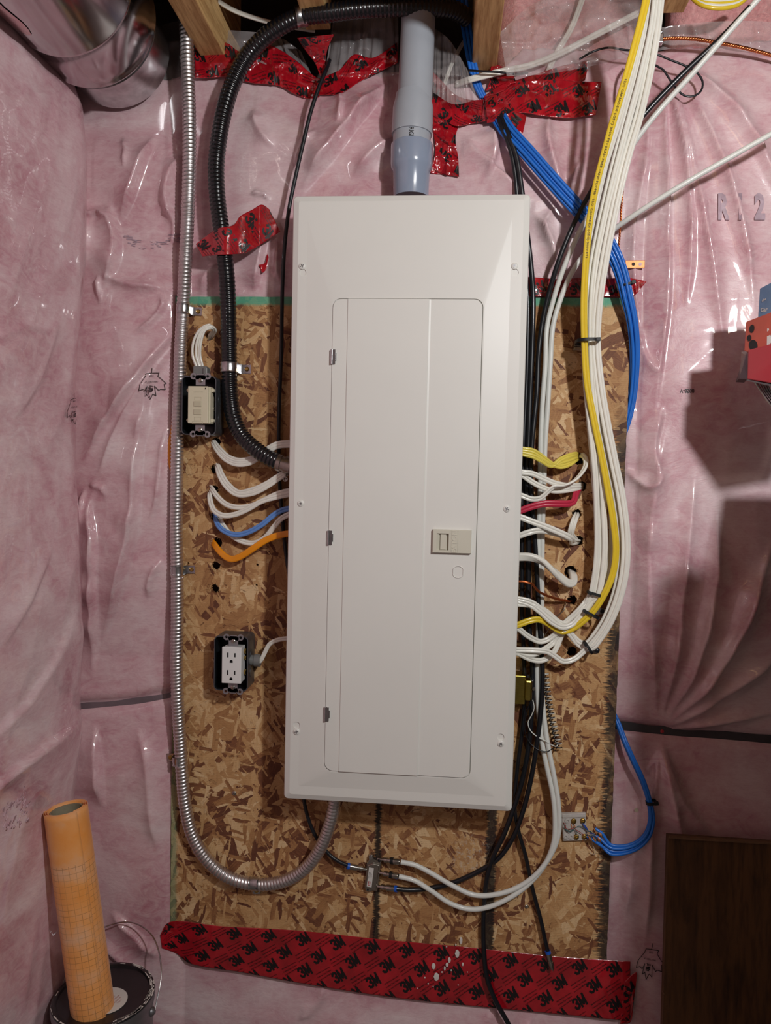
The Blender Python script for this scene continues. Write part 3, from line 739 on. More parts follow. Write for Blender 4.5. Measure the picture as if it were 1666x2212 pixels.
# splintered rims of the drilled holes
mb = MB()
for h_ in HOLES[:15]:
    for k in range(34 if h_[3] > .15 else 16):
        a = random.uniform(0, 2*PI); r = h_[2]*random.uniform(.75, 1.45); c_ = np.array([h_[0]+r*math.cos(a), -.0012-random.random()*.002, h_[1]+r*math.sin(a)])
        b_ = a+random.uniform(-1, 1); l_ = random.uniform(.0015, .0055); dv = np.array([math.cos(b_)*l_, -random.uniform(0, .003), math.sin(b_)*l_]); w_ = np.array([-math.sin(b_), 0, math.cos(b_)])*.0005
        mb.add([c_-w_, c_+w_, c_+dv, c_+np.array([0, -.0006, 0])], [(0, 1, 2), (0, 3, 2), (1, 3, 2)])
mb.build('splinters', 'splinter', bt, smooth=False, kind='stuff')
def screw_on(px, py, d, r, parent=None, mat='nickel', label=None, name='screw', group=None, cat='screw'):
    c_ = U(px, py, d); mb = MB(); mb.cyl(c_, c_+np.array([0, -.0024, 0]), 0, n=18, prof=[(0, r), (.5, r), (.85, r*.8), (1, r*.45)])
    mb2 = [((r*.62, .0003, r*.13)), ((r*.13, .0003, r*.62))]
    for h in mb2: mb.box(c_+np.array([0, -.0024, 0]), h)
    return mb.build(name, mat, parent, label=None if parent else label, cat=None if parent else cat, group=group)
screw_on(506, 1713, 0, .0042, label='small shiny screw in the strand board near its lower left')
screw_on(1138, 1958, 0, .0036, label='small grey screw in the strand board right of the hanging black cable')

# ================================================================ BREAKER PANEL
bp = thing('breaker_panel', (0, -.05, -.511), 'tall white breaker panel with long hinged door in the middle of the board', 'breaker panel')
mb = MB(); mb.box((0, -.045, 0), (.1835, .0445, .500)); mb.build('enclosure', 'enclosure', bp, smooth=False, bevel=.002)
def rrect(x0, x1, z0, z1, r, y, n=6):
    P = []
    for cx, cz, a0 in ((x1-r, z1-r, 0), (x0+r, z1-r, PI/2), (x0+r, z0+r, PI), (x1-r, z0+r, 1.5*PI)):
        for k in range(n+1):
            a = a0+PI/2*k/n; P.append((cx+r*math.cos(a), y, cz+r*math.sin(a)))
    return P
X0, X1, Z0, Z1 = -.195, .195, -.511, .511
def Q(px, py, d): P = U(px, py, d); return P[0], P[2]
dx0, dz1 = Q(719, 645, .108); dx1, dz0 = Q(1008, 1677, .108)
dx1 = Q(1043, 660, .108)[0]; dz0 = (Q(735, 1665, .108)[1]+Q(1000, 1684, .108)[1])/2
rings = [rrect(X0, X1, Z0, Z1, .007, -.089), rrect(X0, X1, Z0, Z1, .007, -.0935), rrect(X0+.0012, X1-.0012, Z0+.0012, Z1-.0012, .0066, -.0952),
         rrect(X0+.0105, X1-.0105, Z0+.0105, Z1-.0105, .004, -.0992), rrect(X0+.026, X1-.029, Z0+.026, Z1-.040, .003, -.0994),
         rrect(dx0-.002, dx1+.0035, dz0-.003, dz1+.004, .015, -.1040), rrect(dx0-.0006, dx1+.0014, dz0-.0012, dz1+.0014, .014, -.1040),
         rrect(dx0-.0006, dx1+.0014, dz0-.0012, dz1+.0014, .014, -.1012)]
mb = MB(); mb.loft(rings, True, True, True); cov = mb.build('cover', 'panel', bp, auto=2)
scr = [(653, 575, 1), (1112, 575, 1), (650, 1087, 0), (1095, 1099, 0), (641, 1580, -1), (1082, 1606, -1)]
cut = MB()
for sx, sy, k in scr:
    if k:
        c_ = U(sx+(1 if k > 0 else 0), sy+13.5*k, .0993); cut.cyl(c_+np.array([0, .0016, 0]), c_+np.array([0, -.006, 0]), .0058, n=28)
        c2 = U(sx, sy, .0993); cut.cyl(c2+np.array([0, .0016, 0]), c2+np.array([0, -.006, 0]), .0032, n=18)
kc = U(990, 1236, .108)
co_ = cut.build('cutter', 'panel'); bpy.context.view_layer.update()
# keyhole pockets cut by a boolean, applied without operators
def carve(ob, cutter):
    md = ob.modifiers.new('b', 'BOOLEAN'); md.operation = 'DIFFERENCE'; md.solver = 'EXACT'; md.object = cutter; md.use_self = True
    bpy.context.view_layer.update(); dg = bpy.context.evaluated_depsgraph_get(); nm = bpy.data.meshes.new_from_object(ob.evaluated_get(dg))
    ob.modifiers.remove(md); ob.data = nm
    nm.polygons.foreach_set('use_smooth', [True]*len(nm.polygons)); bm = bmesh.new(); bm.from_mesh(nm); bm.normal_update()
    for e in bm.edges:
        e.smooth = not (len(e.link_faces) == 2 and e.calc_face_angle(0) > .035)
    bm.to_mesh(nm); bm.free(); bpy.data.objects.remove(cutter)
carve(cov, co_)
for n_s, (sx, sy, k) in enumerate(scr):
    so = screw_on(sx, sy, .0992, .0056, bp, 'panel', name='cover_screw'); LOC[so.name] = LOC[bp.name]; c_ = U(sx, sy, .0992)+np.array([0, -.0025, 0]); an = .5+n_s*.7; ca_, sa_ = math.cos(an), math.sin(an)
    mb = MB(); mb.box(c_, (.0034, .00035, .0006), R=[[ca_, 0, -sa_], [0, 1, 0], [sa_, 0, ca_]]); mb.box(c_, (.0006, .0003, .0030), R=[[ca_, 0, -sa_], [0, 1, 0], [sa_, 0, ca_]]); mb.build('screw_slot', 'canmetal', so, smooth=False)
# door: three lands with a raised centre, one rolled oval knockout
dd = thing('door_tmp', (0, 0, 0), 'x', 'x'); bpy.data.objects.remove(dd)
xa_ = Q(752, 660, .108)[0]; xb_ = Q(926, 660, .108)[0]
def doorface(x, extra=0):
    if x < xa_-.0004: return -.1056
    if x > xb_+.0012: return -.1057
    if x < xa_: return -.1056
    if x > xb_: return -.1075+(x-xb_)/.0012*.0012
    return -.1075
xs = sorted(set([dx0, dx0+.001, dx0+.0145, xa_-.0008, xa_, xa_+.0001, xb_, xb_+.0012, xb_+.004, dx1-.0145, dx1-.001, dx1]+list(np.linspace(dx0, dx0+.0145, 8))+list(np.linspace(dx1-.0145, dx1, 8))))
def zlim(x, r=.0145):
    e = 0
    if x < dx0+r: e = r-math.sqrt(max(0, r*r-(dx0+r-x)**2))
    if x > dx1-r: e = r-math.sqrt(max(0, r*r-(x-dx1+r)**2))
    return dz0+e, dz1-e
rg = []
for x in xs:
    z0, z1 = zlim(x); y = doorface(x)
    if x in (dx0, dx1): y += .0004
    rg.append([(x, -.1018, z0), (x, y+.0003, z0), (x, y, z0+.0005), (x, y, z1-.0005), (x, y+.0003, z1), (x, -.1018, z1)])
mb = MB(); mb.loft(rg, True, True, True); door = mb.build('door', 'panel', bp, auto=2)
LOC[door.name] = LOC[bp.name]
cut = MB(); ov = []
for k in range(40):
    a = 2*PI*k/40; ov.append((max(-.0088, min(.0088, .0105*math.cos(a))), .0105*math.sin(a)))
ov = np.array(ov)
o1 = [(kc[0]+a, b) for a, b in ov]
def ovr(s, y): return [(kc[0]+a*s, y, kc[2]+b*s) for a, b in ov]
mb = MB(); mb.loft([ovr(1.0, -.1054), ovr(1.0, -.1064), ovr(.93, -.1068), ovr(.86, -.1063), ovr(.86, -.1054)], True); mb.build('knockout_rim', 'panel', door, auto=60)
for hx, hy in ((719.5, 771), (712.5, 1161), (705.5, 1542)):
    c_ = U(hx, hy, .106); mb = MB(); mb.box(c_+np.array([.0016, -.0008, 0]), (.0026, .0022, .0118)); mb.cyl(c_+np.array([-.0018, -.0012, -.0118]), c_+np.array([-.0018, -.0012, .0118]), .0026, n=14)
    mb.box(c_+np.array([.0046, -.0006, 0]), (.0012, .0014, .0062)); mb.build('hinge', 'galv', bp, smooth=True)
# latch with recessed thumb pull
def latch():
    c0 = U(935, 1145.5, .1078); c1 = U(1018, 1195.5, .1078); x0, x1 = c0[0], c1[0]; z1, z0 = U(977, 1144, .1078)[2]-.0, U(977, 1195, .1078)[2]
    yb, yf = -.1052, -.1134; s_ = .0012
    o4 = lambda i, y: [(x0+i, y, z0+i), (x1-i, y, z0+i), (x1-i, y, z1-i), (x0+i, y, z1-i)]
    wx0, wx1 = x0+.0068, x0+.0268; wz0, wz1 = z0+.005, z1-.0065
    w4 = lambda i, y, dx=0: [(wx0+i+dx, y, wz0+i), (wx1-i, y, wz0+i), (wx1-i, y, wz1-i), (wx0+i+dx, y, wz1-i)]
    mb = MB(); mb.loft([o4(0, yb), o4(s_*.4, yf+.001), o4(s_, yf), w4(0, yf), w4(.0004, yf+.0066, .0055)], True, True, True)
    o = mb.build('latch', 'latch', bp, smooth=False); LOC[o.name] = LOC[bp.name]
    mb = MB(); mb.box(((wx0+wx1)/2+.001, yf+.0048, (wz0+wz1)/2), (.0048, .0012, (wz1-wz0)/2-.0006)); mb.build('thumb_tab', 'latch', o, smooth=False, bevel=.0004)
    # raised lettering, reading upwards
    V, F = text2d('EATON', .02); w_ = V[:, 0].max()-V[:, 0].min(); sc = (z1-z0-.003)/w_; cx = x0+.0365
    P0 = np.stack([cx-V[:, 1]*sc*1.08, np.full(len(V), yf-.0006), (z0+z1)/2+(V[:, 0]-(V[:, 0].max()+V[:, 0].min())/2)*sc], 1); P1 = P0.copy(); P1[:, 1] = yf+.0002
    mb = MB(); mb.add(P0, F)
    from collections import Counter
    ec = Counter(); 
    for f in F:
        for a, b in zip(f, f[1:]+f[:1]): ec[(a, b)] += 1
    mb.add(np.vstack([P0, P1]), [(a, b, b+len(V), a+len(V)) for (a, b) in ec if (b, a) not in ec])
    mb.build('raised_lettering', 'latch', o, smooth=False)
    mb = MB()
    for xx_ in (cx-.0052, cx+.0055): mb.box((xx_, yf-.0001, (z0+z1)/2), (.0003, .0003, (z1-z0)/2-.001))
    mb.build('lettering_border', 'latch', o, smooth=False)
latch()

# ================================================================ PIPES AND CONDUITS
t_ = thing('pipe_riser', U(890, 380, .05), 'upright grey plastic pipe with coupling entering the top of the breaker panel', 'pipe')
d0 = .052
pa = lambda px, py: U(px, py, d0)
top = pa(905, 30); j1 = pa(893, 212); j2 = pa(890, 285); mid = pa(889, 320); bot = pa(888, 425)
rr_ = lambda w_: w_/2/FPX*(1.3327-d0)*.97
mb = MB(); mb.cyl(pa(906, -10), pa(893, 300), 0, n=40, prof=[(0, rr_(73)), (1, rr_(76))]); mb.build('upper_pipe', 'pvc', t_)
a_, b_ = pa(894, 205), pa(890, 292); mb = MB(); mb.cyl(a_, b_, 0, n=40, prof=[(0, rr_(77)), (.14, rr_(80)), (.34, rr_(88)), (.93, rr_(89)), (1, rr_(88)), (1, rr_(80))]); mb.build('bell_end', 'pvc', t_)
mb = MB(); mb.cyl(pa(890, 288), pa(889, 325), 0, n=40, prof=[(0, rr_(82)), (1, rr_(82))]); mb.build('inner_pipe', 'pvc', t_)
a_, b_ = pa(890, 312), pa(888, 428); mb = MB(); mb.cyl(a_, b_, 0, n=48, prof=[(0, rr_(84)), (.02, rr_(91)), (.06, rr_(92)), (.36, rr_(92)), (.46, rr_(89)), (.52, rr_(80)), (1, rr_(77))]); mb.build('male_adapter', 'pvcblue', t_)
V, F = text2d('RIGI', .01); mb = MB(); c_ = pa(889, 303); rad = rr_(83)
def onpipe(x, y, cx=0):
    # lettering running down the pipe, turned a quarter
    u = y*.011+.002; v_ = -x*.0085; a = u/rad; return np.array([c_[0]+rad*math.sin(a)-.001, c_[1]-rad*math.cos(a)-.0003, c_[2]+v_])
put(mb, (V, F), onpipe); mb.build('printed_lettering', 'ink', t_, smooth=False)

def corrugated(P, R, pitch, amp, name, mat, parent, helix=True, n=22, prof='bx'):
    # resample finely along the path
    S_ = np.concatenate([[0], np.cumsum(np.linalg.norm(np.diff(P, axis=0), axis=1))]); tot = S_[-1]; m_ = int(tot/pitch*8)
    s2 = np.linspace(0, tot, m_); P2 = np.stack([np.interp(s2, S_, P[:, k]) for k in range(3)], 1)
    k_ = np.ones(9)/9; Pp = np.vstack([np.repeat(P2[:1], 4, 0), P2, np.repeat(P2[-1:], 4, 0)]); P2 = np.stack([np.convolve(Pp[:, k], k_, 'valid') for k in range(3)], 1)
    T, N, B, _ = frames(P2); th = np.arange(n)*2*PI/n; rings = []
    for i in range(m_):
        ph = 2*PI*s2[i]/pitch+(th if helix else 0)
        if prof == 'bx': rr__ = R*(1+amp*(np.abs(np.sin(ph/2))*2-1)) if not helix else R*(1+amp*(np.sin(ph)*.75+.25*np.sin(2*ph+.6)))
        else: rr__ = R*(1+amp*np.sin(ph))*np.ones(n)
        rings.append(P2[i]+(np.cos(th)*rr__)[:, None]*B[i]+(np.sin(th)*rr__)[:, None]*N[i])
    mb = MB(); mb.loft(rings, True, True, True); return mb.build(name, mat, parent, auto=180), P2
BX = [(398, -30, .06), (402, 60, .05), (406, 160, .045), (409, 260, .045), (409, 360, .045), (406, 460, .040), (401, 560, .030), (397, 640, .018), (391, 740, .016), (388, 830, .016), (384, 930, .016), (382, 1050, .015), (381, 1150, .015), (383, 1240, .015), (383, 1340, .015),
      (382, 1440, .015), (384, 1520, .016), (389, 1600, .015), (394, 1680, .017), (401, 1745, .019), (416, 1805, .019), (446, 1856, .018), (492, 1894, .016), (550, 1910, .015), (608, 1905, .018), (655, 1880, .025), (690, 1836, .035), (710, 1788, .042), (721, 1745, .046), (726, 1700, .050), (727, 1680, .05)]
t_ = thing('flexible_conduit', U(383, 1240, .015), 'ribbed bare steel flexible conduit running down the left side and curling up under the panel', 'conduit')
corrugated(path(BX), .0113, .0066, .06, 'armour', 'flexsteel', t_)
BK = [(1010, 40, .02), (985, 24, .04), (945, 16, .06), (890, 14, .075), (830, 16, .08), (770, 20, .08), (710, 28, .075), (650, 36, .065), (605, 57, .06), (565, 87, .05), (532, 125, .04), (503, 180, .04), (484, 240, .045), (473, 300, .045), (467, 360, .045), (469, 420, .045), (476, 480, .045), (484, 540, .045), (490, 600, .035),
      (493, 660, .026), (494, 720, .022), (495, 790, .020), (497, 850, .022), (504, 900, .027), (520, 938, .034), (548, 967, .042), (582, 990, .047), (606, 1000, .049)]
t_ = thing('flexible_conduit', U(494, 720, .02), 'thick black ribbed plastic conduit arching over the top and down to the panel side', 'conduit')
corrugated(path(BK), .0141, .0069, .035, 'jacket', 'blackconduit', t_, helix=False, prof='k')
a_ = U(598, 998, .048); b_ = U(650, 1012, .050); mb = MB(); mb.cyl(a_, b_, 0, n=26, prof=[(0, .0135), (.05, .0155), (.2, .0155), (.22, .0135), (.35, .0135), (.37, .0165), (.62, .0165), (.64, .013), (1, .013)]); mb.build('connector', 'nickel', t_)
c_ = U(617, 1035, .048); mb = MB(); mb.cyl(c_+np.array([0, 0, .012]), c_, .0022, n=10); mb.cyl(c_+np.array([0, .002, 0]), c_+np.array([0, -.004, 0]), 0, n=16, prof=[(0, .0045), (.8, .0045), (.8, .003), (.3, .003)]); mb.build('clamp_screw', 'nickel', t_)

# straps
def strap(c, ax, R, side, d, label, group=None, wide=.008, mat='galv', tab=.017, holder='conduit strap'):
    """one-hole strap: c centre of the conduit (px,py,d), ax unit direction along it in photo px, side +-1: tab direction"""
    t_ = thing('conduit_strap', U(*c), label, 'strap', group); C_ = U(*c); a = U(c[0]+ax[0]*40, c[1]+ax[1]*40, c[2])-C_; a /= np.linalg.norm(a)
    s_ = -np.cross(a, [0, -1., 0]); s_ = s_/np.linalg.norm(s_)*side; up = np.array([0, -1., 0]); rings = []
    pts = []
    base = C_[1]+0.0
    for k in range(15):
        t__ = PI*1.06-PI*1.12*k/14; pts.append((math.cos(t__)*R, math.sin(t__)*R))
    pts += [(R*1.02, -c[2]*.55), (R*1.1, -c[2]+.0022), (R*1.35, -c[2]+.0012), (R+tab, -c[2]+.0012)]
    pts = np.array(pts); n_ = np.gradient(pts, axis=0); n_ = np.stack([-n_[:, 1], n_[:, 0]], 1); n_ /= np.linalg.norm(n_, axis=1)[:, None]
    ww = [1]*15+[1, 1, .92, .92]
    for (p, q), w_, (na, nb) in zip(pts, ww, n_):
        r1 = []
        for u, th_, bulge in ((-1, 0, 0), (-.55, 0, .0012), (0, 0, .0001), (.55, 0, .0012), (1, 0, 0), (1, .0011, 0), (.55, .0011, .0012), (0, .0011, .0001), (-.55, .0011, .0012), (-1, .0011, 0)):
            e = bulge*(1 if (p*p+q*q) < (R*1.05)**2 else .2)-th_; r1.append(C_+s_*(p+na*-e*1)+up*(q-nb*e*1)+a*u*wide*w_)
        rings.append(r1)
    mb = MB(); mb.loft(rings, True, True, True); mb.build('band', mat, t_, auto=50)
    sc = C_+s_*(R+tab*.62); sc[1] = -.0016 if d is None else -d; mb = MB(); mb.cyl(sc, sc+np.array([0, -.0028, 0]), 0, n=18, prof=[(0, .0042), (.4, .0042), (1, .0026)]); mb.build('screw', 'brass', t_)
    return t_
strap((396, 668, .0175), (-.03, 1), .0118, 1, None, 'small steel strap on the ribbed steel conduit at the top edge of the board', 'steel straps')
strap((383, 1232, .0155), (.02, 1), .0116, 1, None, 'small steel strap on the ribbed steel conduit beside the lower left cable holes', 'steel straps')
strap((387, 1642, .0165), (.05, 1), .0116, -1, None, 'small steel strap on the ribbed steel conduit near the lower left board edge', 'steel straps')
strap((549, 1908, .0165), (1, .02), .0116, -1, None, 'small steel strap at the very bottom of the steel conduit curl', 'steel straps')
strap((495, 794, .0215), (0, 1), .0150, 1, None, 'steel strap fixing the black conduit to the board', 'black conduit straps', wide=.0085, tab=.020)
t_ = thing('conduit_strap', U(650, 36, .065), 'steel strap holding the black conduit under the second joist', 'strap', 'black conduit straps')
C_ = U(651, 35, .065); a = U(690, 29, .06)-C_; a /= np.linalg.norm(a); x_ = np.cross(a, [0, 0, 1.]); x_ /= np.linalg.norm(x_); y_v = np.cross(a, x_)
mb = MB(); th = np.linspace(0, 2*PI, 29)[:-1]; mb.loft([C_+a*u+np.outer(np.cos(th), x_)*(r)+np.outer(np.sin(th), y_v)*r for u, r in ((-.0095, .0145), (-.0095, .0157), (-.006, .0168), (-.002, .0158), (.002, .0158), (.006, .0168), (.0095, .0157), (.0095, .0145))], True); mb.build('band', 'galv', t_)

# ================================================================ DEVICE BOXES
def device_box(name, fx0, fx1, fy0, fy1, depth, label, kind):
    """front rim in photo px at distance depth"""
    p0 = U(fx0, fy0, depth); p1 = U(fx1, fy1, depth); x0, x1, z1, z0 = p0[0], p1[0], p0[2], p1[2]
    t_ = thing(name, ((x0+x1)/2, 0, (z0+z1)/2), label, 'electrical box')
    w_ = .0015
    rg = [rrect(x0, x1, z0, z1, .008, -.0005), rrect(x0, x1, z0, z1, .008, -depth), rrect(x0+w_, x1-w_, z0+w_, z1-w_, .007, -depth), rrect(x0+w_, x1-w_, z0+w_, z1-w_, .007, -.003)]
    mb = MB(); mb.loft(rg[:3], True, True, False); mb.build('box_shell', 'boxgrey', t_, auto=50)
    mb = MB(); mb.loft(rg[2:], True, False, True); mb.build('box_interior', 'boxdark', t_, auto=50)
    for s_, zz in ((0, .3), (0, .62)):
        c_ = np.array([x1, -depth*.5, z0+(z1-z0)*zz]); mb = MB(); mb.cyl(c_, c_+np.array([.0006, 0, 0]), .0095, n=24); mb.build('knockout', 'boxgrey', t_)
    return t_, x0, x1, z0, z1
def yoke(t_, cx, z0, z1, y, span, mat='yokegrey'):
    for s_, zc in ((1, z1), (-1, z0)):
        yk = MB(); yk.box((cx, y, zc-s_*.006), (.0085, .0008, .009)); yk.box((cx, y, zc), (.0062, .0008, .0045))
        for k in (-1, 1):
            c_ = np.array([cx+k*.0128, y, zc+s_*.001]); th = np.arange(20)*2*PI/20
            ro = lambda r, yy_: [c_+np.array([r*math.cos(a), yy_, r*math.sin(a)]) for a in th]
            yk.loft([ro(.0026, .0008), ro(.0058, .0008), ro(.0058, -.0008), ro(.0026, -.0008), ro(.0026, .0008)], True)
            yk.box((cx+k*.0075, y, zc-s_*.002), (.002, .0008, .003))
        yk.build('mounting_yoke', mat, t_, smooth=False)
        c_ = np.array([cx, y-.0008, zc-s_*.0065]); mb = MB(); mb.cyl(c_, c_+np.array([0, -.0022, 0]), 0, n=18, prof=[(0, .0038), (.5, .0038), (1, .002)]); mb.box(c_+np.array([0, -.0023, 0]), (.0028, .0003, .0006)); mb.build('yoke_screw', 'nickel', t_)
# blank-face GFCI with test buttons
t_, x0, x1, z0, z1 = device_box('electrical_box', 393, 466, 812, 940, .046, 'steel box with a bare cream test-button device, left side below the white cable loop', 'gfci')
a = U(404, 834, .062); b = U(454, 915, .062); cx = (a[0]+b[0])/2; cz = (a[2]+b[2])/2; hw, hh = (b[0]-a[0])/2*.98, (a[2]-b[2])/2
yoke(t_, cx, z0+.002, z1-.002, -.052, 0)
mb = MB(); mb.box((cx+.001, -.047, cz), (hw*.92, .012, hh*1.0)); mb.build('device_body', 'cream', t_, smooth=False, bevel=.0012)
for k in (-1, 1):
    for s_ in (-1, 1):
        c_ = np.array([cx+s_*(hw+.001), -.052, cz+k*(hh-.006)]); mb = MB(); mb.cyl(c_+np.array([0, .006, 0]), c_+np.array([0, -.001, 0]), .0032, n=16); mb.build('side_lug', 'cream', t_)
mb = MB(); mb.box((cx-.0005, -.0605, cz), (hw*.88, .003, hh)); fc = mb.build('device_face', 'cream', t_, smooth=False, bevel=.0010)
LOC[fc.name] = LOC[t_.name]
for dz_, s_ in ((-.0005, 'TEST'), (-.0145, 'RESET')):
    mb = MB(); mb.box((cx-.001, -.0637, cz+dz_+.002), (.0068, .0010, .0048)); mb.build('push_button', 'creamdark', fc, smooth=False, bevel=.0005)
for dz_, w_, h_ in ((.0105, .006, .0026), (-.0245, .0058, .003), (-.0315, .009, .0022)):
    mb = MB()
    for q in ((w_+.0002, .0002, .0003, 0, h_), (w_, .0002, .0002, 0, -h_), (.0002, .0002, h_, w_, 0), (.0002, .0002, h_, -w_, 0)):
        mb.box((cx-.001+q[3], -.0636, cz+dz_+q[4]), q[:3])
    mb.build('raised_frame', 'creamdark', fc, smooth=False)
mb = MB(); put(mb, text2d('LEVITON', .005), lambda x, y: np.array([cx+x*.0042, -.06365, cz+hh-.010+y*.0042])); mb.build('moulded_lettering', 'creamdark', fc, smooth=False)
mb = MB(); mb.box((cx+hw*.6, -.0637, cz+hh-.004), (.0007, .0003, .0014)); mb.build('indicator_slot', 'slot', fc, smooth=False)
for k, (u, v_) in enumerate(((.0155, .02), (.017, -.005))):
    c_ = np.array([cx+u+.002, -.040, cz+v_]); mb = MB(); mb.cyl(c_, c_+np.array([.003, 0, 0]), .0038, n=14); mb.build('terminal_screw', 'nickel', t_)
cc = U(435, 803, .03); mb = MB(); mb.box(cc, (.0125, .009, .009)); mb.box(cc+np.array([.0105, -.002, -.001]), (.004, .010, .0075)); mb.build('cable_connector', 'grip', t_, smooth=False, bevel=.002)
# duplex receptacle
t_, x0, x1, z0, z1 = device_box('electrical_box', 463, 535, 1373, 1494, .046, 'steel box with a bare white duplex receptacle, lower left of the board', 'receptacle')
a = U(480, 1397, .060); b = U(521, 1477, .060); cx = (a[0]+b[0])/2; cz = (a[2]+b[2])/2; hw, hh = (b[0]-a[0])/2, (a[2]-b[2])/2
yoke(t_, cx, z0+.0015, z1-.0015, -.050, 0)
mb = MB(); mb.box((cx+.0005, -.046, cz), (hw*.95, .012, hh*.98)); mb.build('device_body', 'whiteplastic', t_, smooth=False, bevel=.0012)
mb = MB(); mb.box((cx, -.0585, cz), (hw, .0028, hh)); fc = mb.build('receptacle_face', 'whiteplastic', t_, smooth=False, bevel=.0012); LOC[fc.name] = LOC[t_.name]
for zc in (cz+.0150, cz-.0165):
    for dx_, hh_ in ((-.0066, .0043), (.0062, .0036)):
        mb = MB(); mb.box((cx+dx_, -.0614, zc+.0035), (.0011, .0003, hh_)); mb.build('slot', 'slot', fc, smooth=False)
    mb = MB(); c_ = np.array([cx-.0003, -.0612, zc-.0075]); mb.cyl(c_, c_+np.array([0, -.0006, 0]), .0026, n=18); mb.box(c_+np.array([0, -.0003, -.0013]), (.0026, .0003, .0013)); mb.build('ground_hole', 'slot', fc)
for v_ in (.022, -.016):
    for k in range(2):
        c_ = np.array([cx+hw+.002, -.040, cz+v_-k*.012*(1 if v_ > 0 else 0)]); mb = MB(); mb.cyl(c_, c_+np.array([.003, -.001, 0]), .0052-.001*k, n=18); mb.build('terminal_screw', 'brass', t_)
cc = U(548, 1426, .026); mb = MB(); mb.cyl(cc-np.array([.010, 0, 0]), cc+np.array([.0125, 0, 0]), 0, n=22, prof=[(0, .0095), (.5, .0095), (.55, .0115), (1, .0115)]); mb.build('cable_connector', 'grip', t_, auto=50)

# ================================================================ CABLES
NM = (.0098, .0050)
PSI = [0]
def nm(pts, mat, label, group=None, flat=NM, lobes=2, twist=0, tw0=0):
    return cable('building_cable', pts, mat, label, 'cable', group, flat=flat, lobes=lobes, twist=twist, tw0=tw0)
# loop above the cream device
gl = 'white cables looping over the cream device box'
for k in range(3):
    o_ = k*7.5
    nm([(452+k*3, 736, -.022), (453+k*3, 726, -.004), (461+k*2, 712, .018), (452+k*2, 703+k*2, .030), (432+o_*.7, 712, .034), (418+o_, 738, .034), (416+o_, 768, .032), (425+o_*.8, 794, .030), (430+o_*.6, 812, .028), (432+o_*.6, 824, .026)],
       'nmwhite', ('outer left', 'middle', 'inner right')[k]+' white cable of the three looping into the cream device box', gl, flat=(.0072, .0046), tw0=1.1 if k < 2 else .3)
# left of the panel
gA = 'white cable pair from the topmost left hole'
for k in range(2):
    nm([(455+k*4, 952, -.022), (459+k*4, 955, -.003), (470+k*5, 974-k*4, .012), (488+k*4, 993-k*7, .020), (512+k*2, 1003-k*9, .026), (540, 1000-k*9, .030), (570, 982-k*8, .034), (598, 965-k*6, .040), (625, 962-k*6, .045), (650, 963-k*6, .047)],
       'nmwhite', ('lower', 'upper')[k]+' white cable of the pair sagging behind the black conduit end', gA, flat=(.0090, .0046))
gB = 'white cable pair from the second left hole'
for k in range(2):
    nm([(464+k*3, 1010, -.022), (467+k*4, 1004, -.003), (474+k*5, 1026-k*2, .014), (488+k*5, 1050-k*4, .022), (512+k*3, 1068-k*5, .028), (545, 1066-k*8, .033), (575, 1052-k*7, .038), (602, 1034-k*6, .042), (628, 1018-k*5, .046), (650, 1010-k*5, .048)],
       'nmwhite', ('lower', 'upper')[k]+' white cable of the pair from the second left hole', gB, flat=(.0092, .0046))
nm([(455, 1058, -.022), (455, 1052, -.002), (470, 1073, .012), (490, 1090, .020), (515, 1096, .025), (545, 1092, .028), (575, 1078, .034), (602, 1066, .042), (628, 1060, .046), (650, 1058, .048)], 'nmwhite', 'white cable, upper of two leaving the third left hole', 'white cables from the third left hole')
nm([(458, 1060, -.022), (453, 1062, -.002), (455, 1085, .014), (463, 1103, .024), (480, 1113, .030), (505, 1112, .033), (535, 1100, .036), (565, 1083, .039), (600, 1073, .044), (628, 1067, .046), (650, 1064, .048)], 'nmwhite', 'white cable drooping lower from the third left hole', 'white cables from the third left hole')
nm([(468, 1118, -.022), (473, 1116, -.002), (482, 1135, .010), (500, 1156, .014), (525, 1170, .018), (550, 1173, .022), (574, 1160, .028), (592, 1138, .034), (608, 1120, .042), (628, 1110, .046), (650, 1106, .048)], 'nmwhite', 'white cable hanging behind the light blue cable')
nm([(461, 1116, -.022), (464, 1114, -.002), (471, 1134, .014), (486, 1148, .022), (510, 1155, .028), (535, 1150, .032), (565, 1134, .036), (592, 1112, .040), (610, 1102, .044), (628, 1098, .046), (650, 1096, .048)], 'nmblue', 'light blue cable curving into the left of the panel')
nm([(455, 1168, -.022), (461, 1173, 0), (473, 1189, .014), (488, 1203, .022), (502, 1208, .027), (520, 1202, .031), (548, 1184, .036), (576, 1166, .040), (600, 1157, .044), (628, 1152, .046), (650, 1150, .048)], 'nmorange', 'orange cable curving into the left of the panel, lowest on that side', flat=(.0118, .0058), lobes=1)
nm([(538, 1426, .026), (551, 1432, .027), (562, 1428, .028), (572, 1410, .030), (582, 1392, .034), (598, 1383, .040), (620, 1379, .045), (650, 1378, .048)], 'nmwhite', 'white cable between the duplex receptacle box and the panel', flat=(.0080, .0046))
